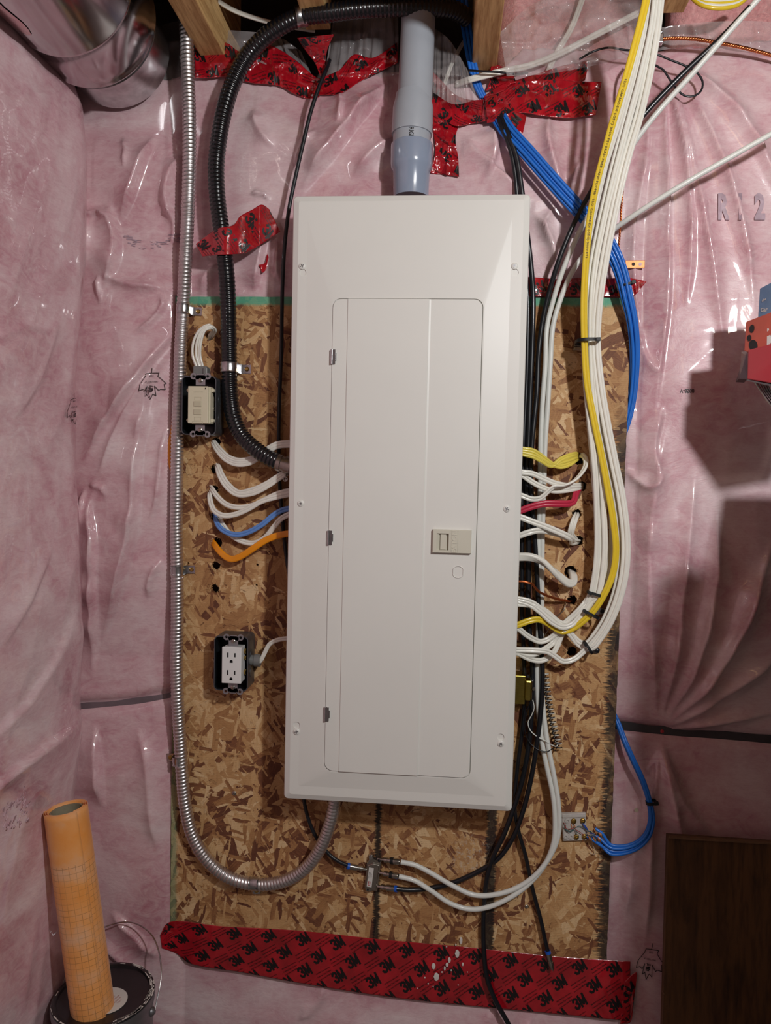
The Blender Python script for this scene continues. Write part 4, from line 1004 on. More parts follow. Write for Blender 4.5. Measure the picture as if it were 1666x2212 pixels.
# black coax left
def coax(pts, mat, label, r=.0035, group=None, name='coaxial_cable'):
    return cable(name, pts, mat, label, 'cable', group, r=r)
coax([(712, 130, .02), (704, 152, .035), (690, 186, .042), (672, 240, .045), (655, 310, .045), (638, 385, .045), (624, 455, .045), (615, 530, .043), (611, 600, .035), (609, 680, .024), (608, 760, .012), (604, 860, .008), (602, 950, .006), (604, 1040, .006), (610, 1120, .006), (617, 1190, .006), (630, 1280, .006), (640, 1400, .006), (648, 1560, .008), (653, 1690, .012), (660, 1745, .016), (674, 1790, .016), (692, 1822, .014), (714, 1848, .014), (740, 1865, .017), (757, 1871, .018)],
     'black', 'thin black coaxial cable dropping left of the panel and on to the splitter')
# small tie mark ring on it
def ring(px, py, d, r, w_, mat, label, name='cable_mark', ax=(0, 1), cat='cable tie', parent=None):
    C_ = U(px, py, d); a = U(px+ax[0]*30, py+ax[1]*30, d)-C_; a /= np.linalg.norm(a); mb = MB(); mb.cyl(C_-a*w_, C_+a*w_, 0, n=20, cap=False, prof=[(0, r*.9), (0, r), (1, r), (1, r*.9)])
    return mb.build(name, mat, parent, label=label, cat=cat)

# --- right of the panel
gK = 'black cables at the right edge of the panel'
coax([(1068, 235, .02), (1082, 270, .035), (1100, 315, .038), (1112, 370, .036), (1118, 430, .03), (1124, 500, .022), (1132, 560, .016), (1140, 640, .012), (1140, 740, .010), (1138, 820, .008), (1133, 920, .008), (1129, 1020, .008), (1128, 1120, .008), (1128, 1220, .008), (1128, 1320, .008), (1132, 1420, .010), (1134, 1500, .010), (1128, 1580, .012), (1118, 1660, .014), (1112, 1740, .016), (1118, 1785, .016), (1136, 1850, .014), (1152, 1925, .012), (1168, 1985, .012), (1180, 2040, .012), (1184, 2056, .012)],
     'black', 'black coaxial cable right of the panel, ending loose over the bottom red tape', r=.0037)
coax([(1075, 232, .022), (1098, 290, .04), (1116, 340, .04), (1126, 400, .036), (1136, 480, .028), (1146, 560, .02), (1152, 640, .014), (1150, 740, .012), (1146, 840, .010), (1142, 940, .010), (1138, 1040, .010), (1142, 1140, .010), (1142, 1240, .010), (1142, 1340, .012), (1150, 1420, .014), (1150, 1500, .014), (1144, 1600, .018), (1130, 1680, .022), (1112, 1740, .024), (1090, 1800, .022), (1066, 1850, .018), (1052, 1900, .014), (1046, 1960, .012), (1045, 2040, .012), (1052, 2110, .014), (1070, 2160, .016), (1092, 2200, .018), (1115, 2240, .02)],
     'black', 'thick black cable descending past the panel and off the bottom of the frame', r=.0045)
coax([(1622, 14, .13), (1560, 80, .11), (1480, 155, .095), (1400, 238, .08), (1345, 305, .07), (1300, 375, .06), (1258, 448, .05), (1228, 510, .045), (1205, 570, .038), (1187, 630, .025), (1173, 690, .016), (1164, 760, .012), (1160, 850, .011), (1152, 930, .012), (1147, 1000, .012), (1148, 1060, .012), (1154, 1140, .012), (1160, 1230, .012), (1164, 1320, .013), (1170, 1400, .016), (1172, 1450, .018), (1170, 1520, .020), (1161, 1600, .024), (1148, 1680, .026), (1131, 1750, .026), (1108, 1810, .022), (1076, 1855, .016), (1030, 1884, .009), (975, 1908, .007), (920, 1920, .009), (880, 1922, .015), (856, 1920, .018)],
     'black', 'black coaxial cable from the top right corner down to the lowest port of the splitter', r=.0043)
coax([(1640, -4, .135), (1570, 75, .115), (1500, 155, .10), (1430, 232, .09), (1385, 288, .08), (1340, 355, .066), (1300, 420, .055), (1262, 482, .047), (1232, 545, .04), (1212, 595, .03), (1195, 650, .02), (1182, 705, .015), (1178, 790, .014), (1172, 870, .012), (1168, 960, .011), (1167, 1060, .010), (1163, 1160, .010), (1163, 1260, .010), (1163, 1360, .010), (1160, 1440, .010), (1162, 1510, .012), (1166, 1560, .016), (1172, 1610, .02), (1182, 1660, .024), (1194, 1715, .026), (1199, 1770, .026), (1196, 1820, .025), (1178, 1866, .022), (1144, 1908, .02), (1100, 1940, .019), (1053, 1960, .018), (1015, 1964, .018), (972, 1951, .018), (930, 1923, .018), (895, 1902, .018), (862, 1893, .018)],
     'coaxwhite', 'white coaxial cable from the top right corner sweeping to the middle splitter port', r=.0044)
coax([(1700, 272, .10), (1666, 290, .10), (1560, 350, .09), (1460, 408, .08), (1370, 465, .06), (1320, 500, .04), (1285, 528, .033), (1255, 560, .028), (1230, 600, .024), (1210, 650, .019), (1195, 705, .016), (1189, 790, .014), (1184, 870, .013), (1178, 960, .012), (1175, 1060, .011), (1172, 1160, .010), (1171, 1260, .010), (1170, 1360, .010), (1165, 1430, .010), (1172, 1510, .014), (1178, 1570, .018), (1186, 1620, .022), (1198, 1680, .026), (1207, 1740, .027), (1207, 1800, .026), (1192, 1843, .024), (1159, 1888, .022), (1120, 1916, .02), (1072, 1932, .019), (1024, 1933, .018), (976, 1912, .018), (928, 1884, .018), (895, 1868, .018), (866, 1862, .018)],
     'coaxwhite', 'white coaxial cable entering from the right edge, sweeping to the top splitter port', r=.0044)

# tall bundle
gW = 'tall white cable bundle right of the panel'
Icom = [(1412, -30, .20), (1400, 60, .17), (1380, 150, .145), (1356, 240, .12), (1332, 330, .10), (1312, 410, .085), (1294, 490, .072), (1279, 570, .062), (1271, 650, .055), (1270, 740, .046), (1274, 830, .042), (1283, 930, .040), (1291, 1020, .038), (1297, 1110, .036), (1299, 1190, .035), (1293, 1250, .034), (1284, 1285, .034)]
Ocom = [(1422, -30, .20), (1413, 60, .17), (1398, 150, .145), (1378, 240, .12), (1352, 330, .10), (1332, 410, .088), (1315, 490, .077), (1300, 570, .067), (1288, 650, .058), (1283, 740, .048), (1291, 830, .045), (1306, 920, .043), (1322, 1000, .042), (1338, 1080, .042), (1347, 1160, .042), (1345, 1230, .041), (1332, 1290, .038), (1312, 1340, .034), (1290, 1375, .030), (1273, 1394, .028)]
def lane(base, f, dd): return bundle_off(base, lambda t__: f*(.6+.4*abs(2*t__-1)**.7) if True else 0, dd)
def lbl(s_): return s_
nm(bundle_off(Icom, 8, -.008)+[(1256, 1312, .033), (1236, 1332, .030), (1216, 1350, .028), (1203, 1366, .026), (1191, 1377, .024), (1169, 1386, .028), (1144, 1376, .036), (1119, 1357, .044), (1098, 1344, .048)], 'nmwhite', 'white cable of the tall bundle that dips under the yellow one and enters the panel', gW)
nm(bundle_off(Icom, 0, 0)+[(1266, 1316, .034), (1252, 1333, .034), (1236, 1349, .036), (1216, 1355, .040), (1191, 1343, .044), (1166, 1321, .046), (1144, 1306, .047), (1119, 1298, .048), (1098, 1296, .048)], 'nmwhite', 'white cable of the tall bundle that rises over the yellow one into the panel', gW)
nm(bundle_off(Icom, -8, .004)+[(1262, 1312, .028), (1246, 1328, .024), (1228, 1348, .02), (1212, 1375, .018), (1203, 1398, .022), (1191, 1416, .026), (1169, 1427, .032), (1144, 1423, .040), (1119, 1411, .046), (1098, 1405, .048)], 'nmwhite', 'white cable of the tall bundle that drops lowest, under the others, into the panel', gW)
nm(bundle_off(Ocom, 7, -.006)+[(1254, 1388, .026), (1238, 1374, .026), (1222, 1357, .028), (1200, 1338, .032), (1176, 1318, .038), (1150, 1308, .044), (1119, 1305, .048), (1098, 1303, .048)], 'nmwhite', 'white outer bundle cable turning back up from the lowest tie', gW)
nm(bundle_off(Ocom, -1, .002)+[(1256, 1412, .030), (1240, 1424, .033), (1218, 1429, .036), (1200, 1418, .040), (1184, 1408, .043), (1160, 1405, .046), (1119, 1404, .048), (1098, 1403, .048)], 'nmwhite', 'white outer bundle cable sweeping under the lowest tie to the panel', gW)
nm(bundle_off(Ocom, -9, .004)+[(1258, 1398, .026), (1244, 1386, .026), (1230, 1368, .030), (1210, 1350, .036), (1186, 1330, .040), (1160, 1312, .046), (1119, 1300, .046), (1098, 1298, .048)], 'nmwhite', 'outermost white cable of the tall bundle, hugging the board edge', gW)
nm(bundle_off(Ocom[:12], 14, -.012)+[(1312, 1000, .030), (1320, 1080, .028), (1322, 1160, .028), (1314, 1230, .030), (1296, 1285, .032), (1272, 1318, .032), (1252, 1330, .03), (1230, 1345, .024), (1212, 1362, .022), (1195, 1388, .02), (1180, 1400, .03), (1150, 1414, .04), (1119, 1408, .046), (1098, 1406, .048)], 'nmwhite', 'white cable running directly behind the long yellow one', gW)
nm([(1398, -30, .22), (1388, 60, .19), (1368, 150, .165), (1345, 235, .14), (1316, 330, .115), (1295, 400, .10), (1276, 480, .085), (1267, 560, .074), (1264, 650, .063), (1263, 740, .054), (1266, 830, .048), (1277, 930, .046), (1286, 1020, .044), (1290, 1110, .040), (1290, 1190, .038), (1284, 1250, .036), (1274, 1290, .034), (1258, 1316, .030), (1238, 1338, .026), (1220, 1348, .03), (1196, 1336, .036), (1170, 1316, .044), (1146, 1300, .047), (1119, 1294, .048), (1098, 1292, .048)], 'nmwhite', 'innermost white cable of the tall bundle beside the yellow one', gW)
YL, YP = nm([(1402, -30, .225), (1392, 20, .21), (1374, 90, .19), (1352, 170, .17), (1328, 250, .15), (1306, 330, .13), (1288, 400, .115), (1275, 470, .10), (1267, 550, .088), (1262, 640, .074), (1263, 740, .062), (1269, 830, .055), (1284, 910, .052), (1300, 985, .050), (1314, 1060, .050), (1326, 1130, .049), (1331, 1190, .048), (1324, 1240, .046), (1305, 1285, .044), (1282, 1320, .040), (1262, 1340, .038), (1242, 1355, .034), (1216, 1364, .032), (1198, 1356, .034), (1180, 1344, .038), (1164, 1338, .042), (1144, 1341, .046), (1119, 1350, .048), (1098, 1356, .048)],
            'nmyellow', 'long yellow cable down the front of the tall white bundle, looping to the panel', None, flat=(.0112, .0056), tw0=.0)
def print_on(P, off, h, s_, mat, start, label_parent, flip=False, gap=1.0):
    T, N, B, S_ = frames(P); V, F = text2d(s_, .0, 1); x = (V[:, 0]-V[:, 0].min())*h*gap+start; y = V[:, 1]*h
    Q_ = np.zeros((len(V), 3))
    for i in range(len(V)):
        pc = np.array([np.interp(x[i], S_, P[:, k]) for k in range(3)]); b = np.array([np.interp(x[i], S_, B[:, k]) for k in range(3)]); n_ = np.array([np.interp(x[i], S_, N[:, k]) for k in range(3)])
        Q_[i] = pc+b*(y[i] if not flip else -y[i])+n_*off
    mb = MB(); mb.add(Q_, F); LOC.setdefault(label_parent.name, np.array(label_parent.location)); return mb.build('printed_lettering', mat, label_parent, smooth=False)
print_on(YP, .00315, .0048, '12/2 CANADEX (-25C) 300V FT1 LEAD FREE SANS PLOMB   12/2 CANADEX (-25C) 300V FT1', 'ink', .115, YL, flip=True, gap=1.35)

# ties and clips round the bundles
def tie(px, py, d, hw, hd, ax, label, head=1, w_=.0022, skew=0):
    """zip tie: hw half width across, hd half depth"""
    t_ = thing('cable_tie', U(px, py, d), label, 'cable tie'); C_ = U(px, py, d); a = U(px+ax[0]*30, py+ax[1]*30, d)-C_; a /= np.linalg.norm(a)
    s_ = np.cross(a, [0, -1., 0]); s_ /= np.linalg.norm(s_); u = np.array([0, -1., 0]); th = np.arange(36)*2*PI/36; rg = []
    for aa_, k in ((-w_, 1), (-w_, 1.10), (w_, 1.10), (w_, 1)):
        rg.append([C_+a*(aa_+skew*math.cos(q))+s_*(hw*k*np.sign(math.cos(q))*abs(math.cos(q))**.7)+u*(hd*k*np.sign(math.sin(q))*abs(math.sin(q))**.7) for q in th])
    rg.append(rg[0]); mb = MB(); mb.loft(rg, True); mb.build('band', 'blacktie', t_, auto=50)
    hp = C_+s_*hw*head*.85+u*hd*.9+a*skew*head; mb = MB(); mb.box(hp, (.0036, .0024, .0030), R=np.stack([s_, u, a], 1)); mb.build('tie_head', 'blacktie', t_, smooth=False, bevel=.0005); return t_
def clip(px, py, px2, py2, label, group='small steel tie mounts'):
    t_ = thing('tie_mount', U(px2, py2, 0), label, 'cable clip', group); a = U(px, py, .004); b = U(px2, py2, .0015); d = b-a; d /= np.linalg.norm(d); s_ = np.cross(d, [0, 1, 0]); s_ /= np.linalg.norm(s_)
    rg = []
    for q, ww in ((a-d*.002, .005), (a*.6+b*.4, .0055), (b, .0055), (b+d*.005, .003)): rg.append([q-s_*ww, q+s_*ww, q+s_*ww+np.array([0, -.001, 0]), q-s_*ww+np.array([0, -.001, 0])])
    mb = MB(); mb.loft(rg, True, True, True); mb.build('plate', 'galv', t_, smooth=False)
    mb = MB(); mb.cyl(b+np.array([0, -.001, 0]), b+np.array([0, -.0035, 0]), 0, n=16, prof=[(0, .0038), (.5, .0038), (1, .002)]); mb.build('screw', 'black', t_)
t_ = tie(1268, 738, .048, .0175, .022, (0, 1), 'black zip tie round the tall cable bundle near the top of the board', -1, .0026)
t_ = thing('tie_mount', U(1245, 750, .006), 'short steel stub beside the uppermost zip tie', 'cable clip'); mb = MB(); a = U(1238, 750, .012); mb.cyl(a, a+np.array([.016, .002, -.001]), 0, n=18, prof=[(0, .0068), (.15, .0072), (.3, .0066), (1, .0066)]); mb.build('stub', 'nickel', t_)
tie(1288, 1283, .034, .0145, .011, (-.45, 1), 'black zip tie round the inner cables just above the steel tie mount', 1, .0024, .002)
tie(1277, 1326, .034, .0145, .013, (-.75, 1), 'black zip tie crossing the yellow cable at its lower bend', 1, .0024, .002)
clip(1284, 1322, 1301, 1320, 'small steel tie mount right of the yellow cable bend')
tie(1270, 1398, .026, .0120, .014, (-1, .45), 'lowest black zip tie, round the outer white cables', 1, .0024, .002)
clip(1277, 1402, 1290, 1405, 'small steel tie mount beside the lowest zip tie')

# short cables between the holes and the panel
gy = 'pale yellow cables from the topmost right hole'
for k in range(3):
    nm([(1098, 968+k*4, .048), (1127, 970+k*5, .048), (1152, 974+k*6, .046), (1172, 987+k*7-(k == 2)*5, .042), (1192, 1002+k*2, .036), (1212, 1004-k*6+(k == 0)*4, .030), (1232, 1000-k*8+(k == 0)*2, .022), (1244, 993-k*6, .008), (1249, 990-k*3, -.008), (1250, 990, -.022)], 'nmpale',
       ('uppermost', 'middle', 'lowest')[k]+' pale yellow cable, judged at the panel, from the topmost right hole', gy, flat=(.0088, .0048))
nm([(1098, 1018, .048), (1127, 1020, .048), (1150, 1023, .046), (1175, 1034, .042), (1200, 1044, .036), (1225, 1049, .026), (1245, 1049, .010), (1256, 1048, -.005), (1260, 1048, -.022)], 'nmwhite', 'white cable, upper of the pair entering the second right hole')
nm([(1098, 1022, .044), (1127, 1026, .044), (1148, 1040, .042), (1170, 1052, .040), (1195, 1060, .034), (1222, 1059, .026), (1244, 1055, .010), (1255, 1053, -.005), (1260, 1053, -.022)], 'nmwhite', 'white cable, lower of the pair entering the second right hole')
nm([(1098, 1068, .048), (1125, 1070, .048), (1148, 1078, .048), (1168, 1076, .048), (1182, 1064, .048), (1196, 1052, .047), (1216, 1050, .044), (1238, 1040, .040), (1254, 1025, .036), (1265, 1006, .030), (1265, 992, .020), (1258, 983, .006), (1253, 985, -.008), (1250, 988, -.022)], 'nmwhite', 'white cable with a twist that curls up into the topmost right hole', twist=2.6)
nm([(1098, 1112, .046), (1125, 1103, .047), (1150, 1094, .047), (1178, 1088, .046), (1205, 1088, .042), (1228, 1088, .036), (1239, 1084, .028), (1243, 1072, .018), (1247, 1060, .006), (1254, 1052, -.010), (1256, 1050, -.022)], 'nmred', 'dark red cable curving into the second right hole', flat=(.0118, .0056), lobes=2)
nm([(1098, 1110, .046), (1124, 1117, .048), (1148, 1126, .048), (1175, 1136, .046), (1202, 1147, .042), (1224, 1157, .036), (1236, 1165, .026), (1236, 1172, .014), (1244, 1171, .0), (1250, 1168, -.022)], 'nmwhite', 'white cable sloping down to the fourth right hole', flat=(.011, .005))
nm([(1098, 1160, .044), (1122, 1157, .046), (1143, 1150, .046), (1165, 1146, .042), (1190, 1150, .034), (1212, 1157, .026), (1230, 1165, .014), (1246, 1168, -.004), (1250, 1168, -.022)], 'nmwhite', 'white cable with printing arriving behind at the fourth right hole', flat=(.011, .005), twist=1.2)
for k in range(2):
    nm([(1245+k*5, 1108, -.022), (1243+k*6, 1112, -.002), (1238+k*7, 1122, .012), (1233+k*7, 1138, .016), (1230+k*7, 1152, .012), (1238+k*6, 1163, .0), (1248, 1168, -.022)], 'nmwhite', ('left', 'right')[k]+' short white cable linking the third and fourth right holes', 'white links between the third and fourth right holes', flat=(.0066, .0044))
cable('building_cable', [(1095, 1206, .046), (1122, 1203, .047), (1148, 1204, .047), (1170, 1212, .045), (1192, 1230, .042), (1212, 1248, .036), (1228, 1260, .028), (1238, 1258, .020), (1239, 1246, .008), (1236, 1238, -.008), (1234, 1235, -.022)], 'nmwhite', 'thick twisted white cable to the fifth right hole', flat=(.0150, .0105), lobes=1, twist=3.4)
# copper ground, stranded
def strands(pts, r, n, label, mat='copper', name='ground_wire', pitch=.02, cat='wire', step=.003):
    P = path(pts, step) if not isinstance(pts, np.ndarray) else pts; T, N, B, S_ = frames(P); mb = MB()
    for k in range(n):
        ph = 2*PI*S_/pitch+2*PI*k/n; Q_ = P+(np.cos(ph)*r)[:, None]*B+(np.sin(ph)*r)[:, None]*N; sweep(Q_, circ(r*.95, 7), mb=mb)
    return mb.build(name, mat, None, auto=180, label=label, cat=cat)
strands([(1095, 1254, .040), (1122, 1256, .042), (1140, 1258, .042), (1150, 1262, .040), (1162, 1276, .036), (1180, 1286, .028), (1205, 1294, .018), (1226, 1298, .006), (1236, 1298, -.018)], .0012, 4, 'bare copper ground wires leaving the panel above the yellow loop', pitch=.06)
strands([(1422, 86, .03), (1450, 83, .034), (1500, 84, .036), (1550, 92, .034), (1610, 104, .03), (1670, 120, .028), (1730, 140, .03)], .0017, 4, 'stranded bare copper wire along the top right', pitch=.016)
strands([(1352, 345, .022), (1348, 390, .022), (1343, 440, .022), (1340, 490, .022), (1337, 540, .022), (1337, 600, .020), (1338, 640, .008)], .0011, 3, 'thin stranded copper wire dropping behind the blue cables', pitch=.014)
cable('ground_wire', [(1222, 1298, -.01), (1222, 1304, .006), (1218, 1318, .010), (1204, 1332, .010), (1192, 1350, .008), (1180, 1368, .008), (1168, 1386, .008)], 'nickel', 'thin bare wire hanging from the sixth right hole', 'wire', r=.0009)
# copper bonding plate
t_ = thing('bonding_plate', WS(1375, 570), 'small copper strap plate with holes right of the blue cables', 'bracket')
c_ = WS(1372, 571, .002); mb = MB(); mb.box(c_, (.0165, .0011, .0068)); o = mb.build('plate', 'copperplate', t_, smooth=False, bevel=.0006)
for dx_, mt in ((.0085, 'pink'), (-.003, 'darkwood')):
    mb = MB(); cc = c_+np.array([dx_, -.0011, 0]); mb.cyl(cc, cc+np.array([0, -.0003, 0]), .0030, n=18); mb.build('plate_hole', mt, t_)
# clamp where the copper wire starts
t_ = thing('wire_clamp', U(1424, 86, .03), 'small steel clamp where the stranded copper wire meets the white bundle', 'clamp'); c_ = U(1424, 86, .032); mb = MB(); mb.box(c_, (.006, .006, .0075)); mb.cyl(c_+np.array([0, -.004, .006]), c_+np.array([.003, -.006, .012]), .0025, n=12); mb.build('body', 'galv', t_, smooth=False, bevel=.0015)

# blue network cables
gb = 'blue network cables crossing above the board'
Bl = [(1060, 215, .012), (1074, 245, .022), (1098, 282, .036), (1140, 328, .044), (1190, 385, .046), (1240, 440, .046), (1284, 487, .044), (1312, 522, .042), (1332, 560, .040), (1346, 600, .036), (1355, 640, .032), (1366, 690, .024), (1372, 750, .012), (1371, 810, .001), (1366, 860, -.006), (1356, 905, -.010), (1338, 960, -.013)]
for k, (of, dd_) in enumerate(((-13, .0), (-6, .004), (1, 0), (8, .003), (15, -.002))):
    cable('network_cable', bundle_off(Bl, lambda t__, of=of: of*(1-.55*min(1, max(0, (t__-.45)*2.6))), dd_), 'catblue', ('blue network cable on the upper right side of the diagonal bundle', 'blue network cable second from the upper right side of the diagonal bundle', 'blue network cable in the middle of the diagonal bundle', 'blue network cable second from the lower left side of the diagonal bundle', 'blue network cable on the lower left side of the diagonal bundle')[k], 'cable', gb, r=.0029)
tie(1357, 614, .034, .0095, .0065, (.25, 1), 'small black zip tie round the blue cables beside the copper plate', -1, .0018)
gb2 = 'blue network cables curling to the white terminal block'
Bq = [(1318, 1528, -.016), (1334, 1560, -.008), (1350, 1602, .010), (1368, 1642, .018), (1390, 1690, .020), (1404, 1735, .020), (1408, 1772, .020), (1398, 1805, .020), (1376, 1826, .020), (1345, 1836, .020), (1318, 1834, .018), (1296, 1822, .014)]
ends = [(-9, 1292, 1796), (-3, 1288, 1808), (3, 1274, 1812), (9, 1290, 1822)]
for k, (of, ex, ey) in enumerate(ends):
    cable('network_cable', bundle_off(Bq[:-1], lambda t__, of=of: -of*(.35+.75*max(0, t__-.5)*2), .003*(k % 2))+[(ex+8, ey+3, .014), (ex-6, ey-6, .010)], 'catblue', 'curling blue network cable that ends '+('highest', 'second highest', 'second lowest', 'lowest')[k]+' beside the white terminal block', 'cable', gb2, r=.0027)
tie(1407, 1733, .0205, .0085, .0075, (.15, 1), 'small black zip tie round the blue cables right of the board', -1, .0026)
# dark blue cables in the joist bay
for k in range(3):
    cable('network_cable', [(985+k*9, -30, -.02+k*.02), (1000+k*8, 60, .0), (1012+k*7, 130, .01), (1026+k*6, 185, .006), (1040+k*5, 212, .002)], 'catblue', ('left', 'centre', 'right')[k]+' blue network cable coming down the bay left of the middle joist', 'cable', 'blue cables in the joist bay', r=.003)
nm([(1046, 60, -.08), (1015, 75, -.05), (985, 120, -.02), (968, 160, .0), (955, 200, .0)], 'nmwhite', 'off-white cable hanging in the dark bay right of the grey pipe', flat=(.007, .0045))
nm([(985, 182, .0), (1015, 172, .016), (1050, 163, .022), (1095, 152, .02), (1140, 143, .012), (1200, 120, .006), (1290, 74, .0), (1360, 38, -.01), (1440, -5, -.02), (1480, -40, -.02)], 'nmwhite', 'white cable crossing behind the red tape and on behind the clear plastic', flat=(.0112, .005))
nm([(1180, 165, .002), (1200, 120, -.01), (1235, 60, -.02), (1265, -20, -.03)], 'nmwhite', 'white cable rising behind the clear plastic right of the middle joist')
nm([(440, -20, .05), (500, 20, .03), (560, 42, .015), (620, 56, .0), (680, 66, -.02)], 'nmwhite', 'off-white cable in the dark bay behind the arch of the black conduit', flat=(.008, .005))
# thin black wires
coax([(1013, 152, .02), (1040, 154, .034), (1080, 156, .036), (1115, 160, .032), (1140, 158, .02)], 'black', 'thin black wire crossing in front of the middle joist foot', r=.0018, name='thin_wire')
coax([(1252, 128, .026), (1280, 112, .03), (1315, 103, .032), (1350, 108, .034), (1385, 110, .036), (1420, 118, .034), (1450, 130, .034), (1480, 142, .034), (1505, 156, .034), (1518, 176, .034), (1515, 196, .034), (1498, 208, .034), (1478, 206, .034), (1460, 190, .034), (1446, 170, .034), (1432, 150, .034), (1416, 141, .032)], 'black', 'thin black wire making a loose loop in the upper right', r=.0017, name='thin_wire')
coax([(1372, 125, .028), (1356, 150, .028), (1349, 190, .030), (1352, 240, .032), (1350, 275, .034), (1330, 320, .036), (1304, 360, .036)], 'black', 'thin black cable behind the yellow cable in the upper right', r=.0024, name='thin_wire')
# yellow and white coils at the very top right
for k in range(4):
    coax([(1488+k*3, -22, .02), (1500+k*2, 0-k*2, .03), (1525, 14-k*4, .04), (1560, 18-k*5, .04), (1595, 10-k*4, .035), (1622-k*2, -12, .03)], ('nmyellow', 'nmwhite', 'nmyellow', 'nmwhite')[k], ('yellow cable coil at the top edge right of the last joist', 'white cable nested in the yellow coil at the top edge')[k % 2], r=.0034, group=('yellow coil turns', 'white coil turns')[k % 2], name='coiled_cable')
# orange cord glimpsed behind the steel conduit
coax([(379, 900, -.002), (374, 930, .0), (369, 960, .004), (370, 1000, .004), (376, 1030, .0), (384, 1060, -.003)], 'nmorange', 'orange cord glimpsed behind the steel conduit at the board edge', r=.0055, name='extension_cord')

# ================================================================ RED TAPE
def logo3M():
    three = [(.02, .80), (.10, .93), (.28, 1), (.46, .93), (.52, .78), (.46, .60), (.32, .52), (.48, .43), (.55, .25), (.48, .08), (.30, 0), (.10, .06), (.0, .22)]
    V1, F1 = strokes2d([three], .25); V2, F2 = strokes2d([[(.80, -.07), (.80, 1.07)], [(.80, 1.0), (1.10, .12), (1.40, 1.0)], [(1.40, -.07), (1.40, 1.07)]], .25)
    return np.vstack([V1, V2])-np.array([.72, .5]), F1+[tuple(i+len(V1) for i in f) for f in F2]
LG = logo3M()
TXT = [text2d('3M 8088 Construction', .012, 1), text2d('Seaming Tape / Ruban', .012, 1), text2d('pour joints 3M 8088', .012, 1)]
def tape(top, bot, d, label, amp=.0012, seed=0, ang=math.radians(33), pitch=(.064, .031), start=(0, .015), side_logo=.021, txt=True, group=None, dens=.0016, freq=28, nprint='printed_marks', fixw=None):
    """top/bottom edges in photo px; d: None = lies on the wrapped wall, number = height over it, callable(px,py)"""
    A = catmull(np.array([(p[0], p[1], 0) for p in top], float), 3); B_ = catmull(np.array([(p[0], p[1], 0) for p in bot], float), 3)
    def resamp(P, n):
        s_ = np.concatenate([[0], np.cumsum(np.linalg.norm(np.diff(P, axis=0), axis=1))]); q = np.linspace(0, s_[-1], n); return np.stack([np.interp(q, s_, P[:, k]) for k in range(3)], 1), s_[-1]
    lenpx = resamp(A, 2)[1]; wpx = np.mean([np.hypot(*(p-q)[:2]) for p, q in zip(resamp(A, 9)[0], resamp(B_, 9)[0])]); Lm = lenpx/1230; Wm = wpx/1230
    nu = max(8, int(Lm/dens)); nv = max(6, int(Wm/dens)); A = resamp(A, nu)[0]; B_ = resamp(B_, nu)[0]; G = np.zeros((nu, nv, 3))
    I, J = np.meshgrid(np.arange(nu)/(nu-1), np.arange(nv)/(nv-1), indexing='ij'); PXg = A[:, None, 0]*(1-J)+B_[:, None, 0]*J; PYg = A[:, None, 1]*(1-J)+B_[:, None, 1]*J
    xx, yy = PXg/1230, PYg/1230; wx_ = xx+.02*vnoise(xx*30+seed, yy*30); wy_ = yy+.02*vnoise(xx*30, yy*30+seed)
    cr = amp*(2.2*(ridged(wx_*freq+seed, wy_*freq*.8+seed, 3)-.5)+.8*np.clip(ridged(wx_*freq*2.6+seed, wy_*freq*2.2, 2)-.6, 0, 1)) if amp > 0 else 0*xx
    for i in range(nu):
        for j in range(nv):
            if callable(d): dd_ = d(PXg[i, j], PYg[i, j])
            else:
                P = WS(PXg[i, j], PYg[i, j], 0); dd_ = -P[1]+(d or .0)
            G[i, j] = U(PXg[i, j], PYg[i, j], max(dd_, 0)+.0016+cr[i, j])
    t_ = thing('sheathing_tape', G.reshape(-1, 3).mean(0), label, 'tape', group)
    gridmesh(G, 'tape_strip', 'tape', t_, solid=.0005)
    mb = MB()
    def onG(s_, w_):
        i = min(max(s_/Lm*(nu-1), 0), nu-1.001); j = min(max(w_/Wm*(nv-1), 0), nv-1.001); a, b = int(i), int(j); u, v_ = i-a, j-b
        return (G[a, b]*(1-u)+G[a+1, b]*u)*(1-v_)+(G[a, b+1]*(1-u)+G[a+1, b+1]*u)*v_+np.array([0, -.0006, 0])
    ca, sa = math.cos(ang), math.sin(ang)
    def place(VF, sc, s0, w0):
        V, F = VF; X = s0+(V[:, 0]*ca-V[:, 1]*sa)*sc; Wc = w0-(V[:, 0]*sa+V[:, 1]*ca)*sc
        ok = (X > .0004) & (X < Lm-.0004) & (Wc > .0004) & (Wc < Wm-.0004)
        if not ok.any(): return
        F2 = [f for f in F if any(ok[i] for i in f)]; X = np.clip(X, .0003, Lm-.0003); Wc = np.clip(Wc, .0003, Wm-.0003)
        if F2: mb.add(np.array([onG(a, b) for a, b in zip(X, Wc)]), F2)
    row = 0; w0 = start[1]
    while w0 < Wm+.02:
        s0 = start[0]+(row % 2)*pitch[0]*.42-pitch[0]
        while s0 < Lm+.03:
            place(LG, .0150, s0, w0)
            if txt:
                for k, T_ in enumerate(TXT):
                    place(T_, .0033, s0+.033+k*.0032*sa*1.2, w0-.0045+k*.0048)
            s0 += pitch[0]
        w0 += pitch[1]; row += 1
    if mb.n: mb.build(nprint, 'ink', t_, smooth=False)
    return t_, onG, Lm, Wm
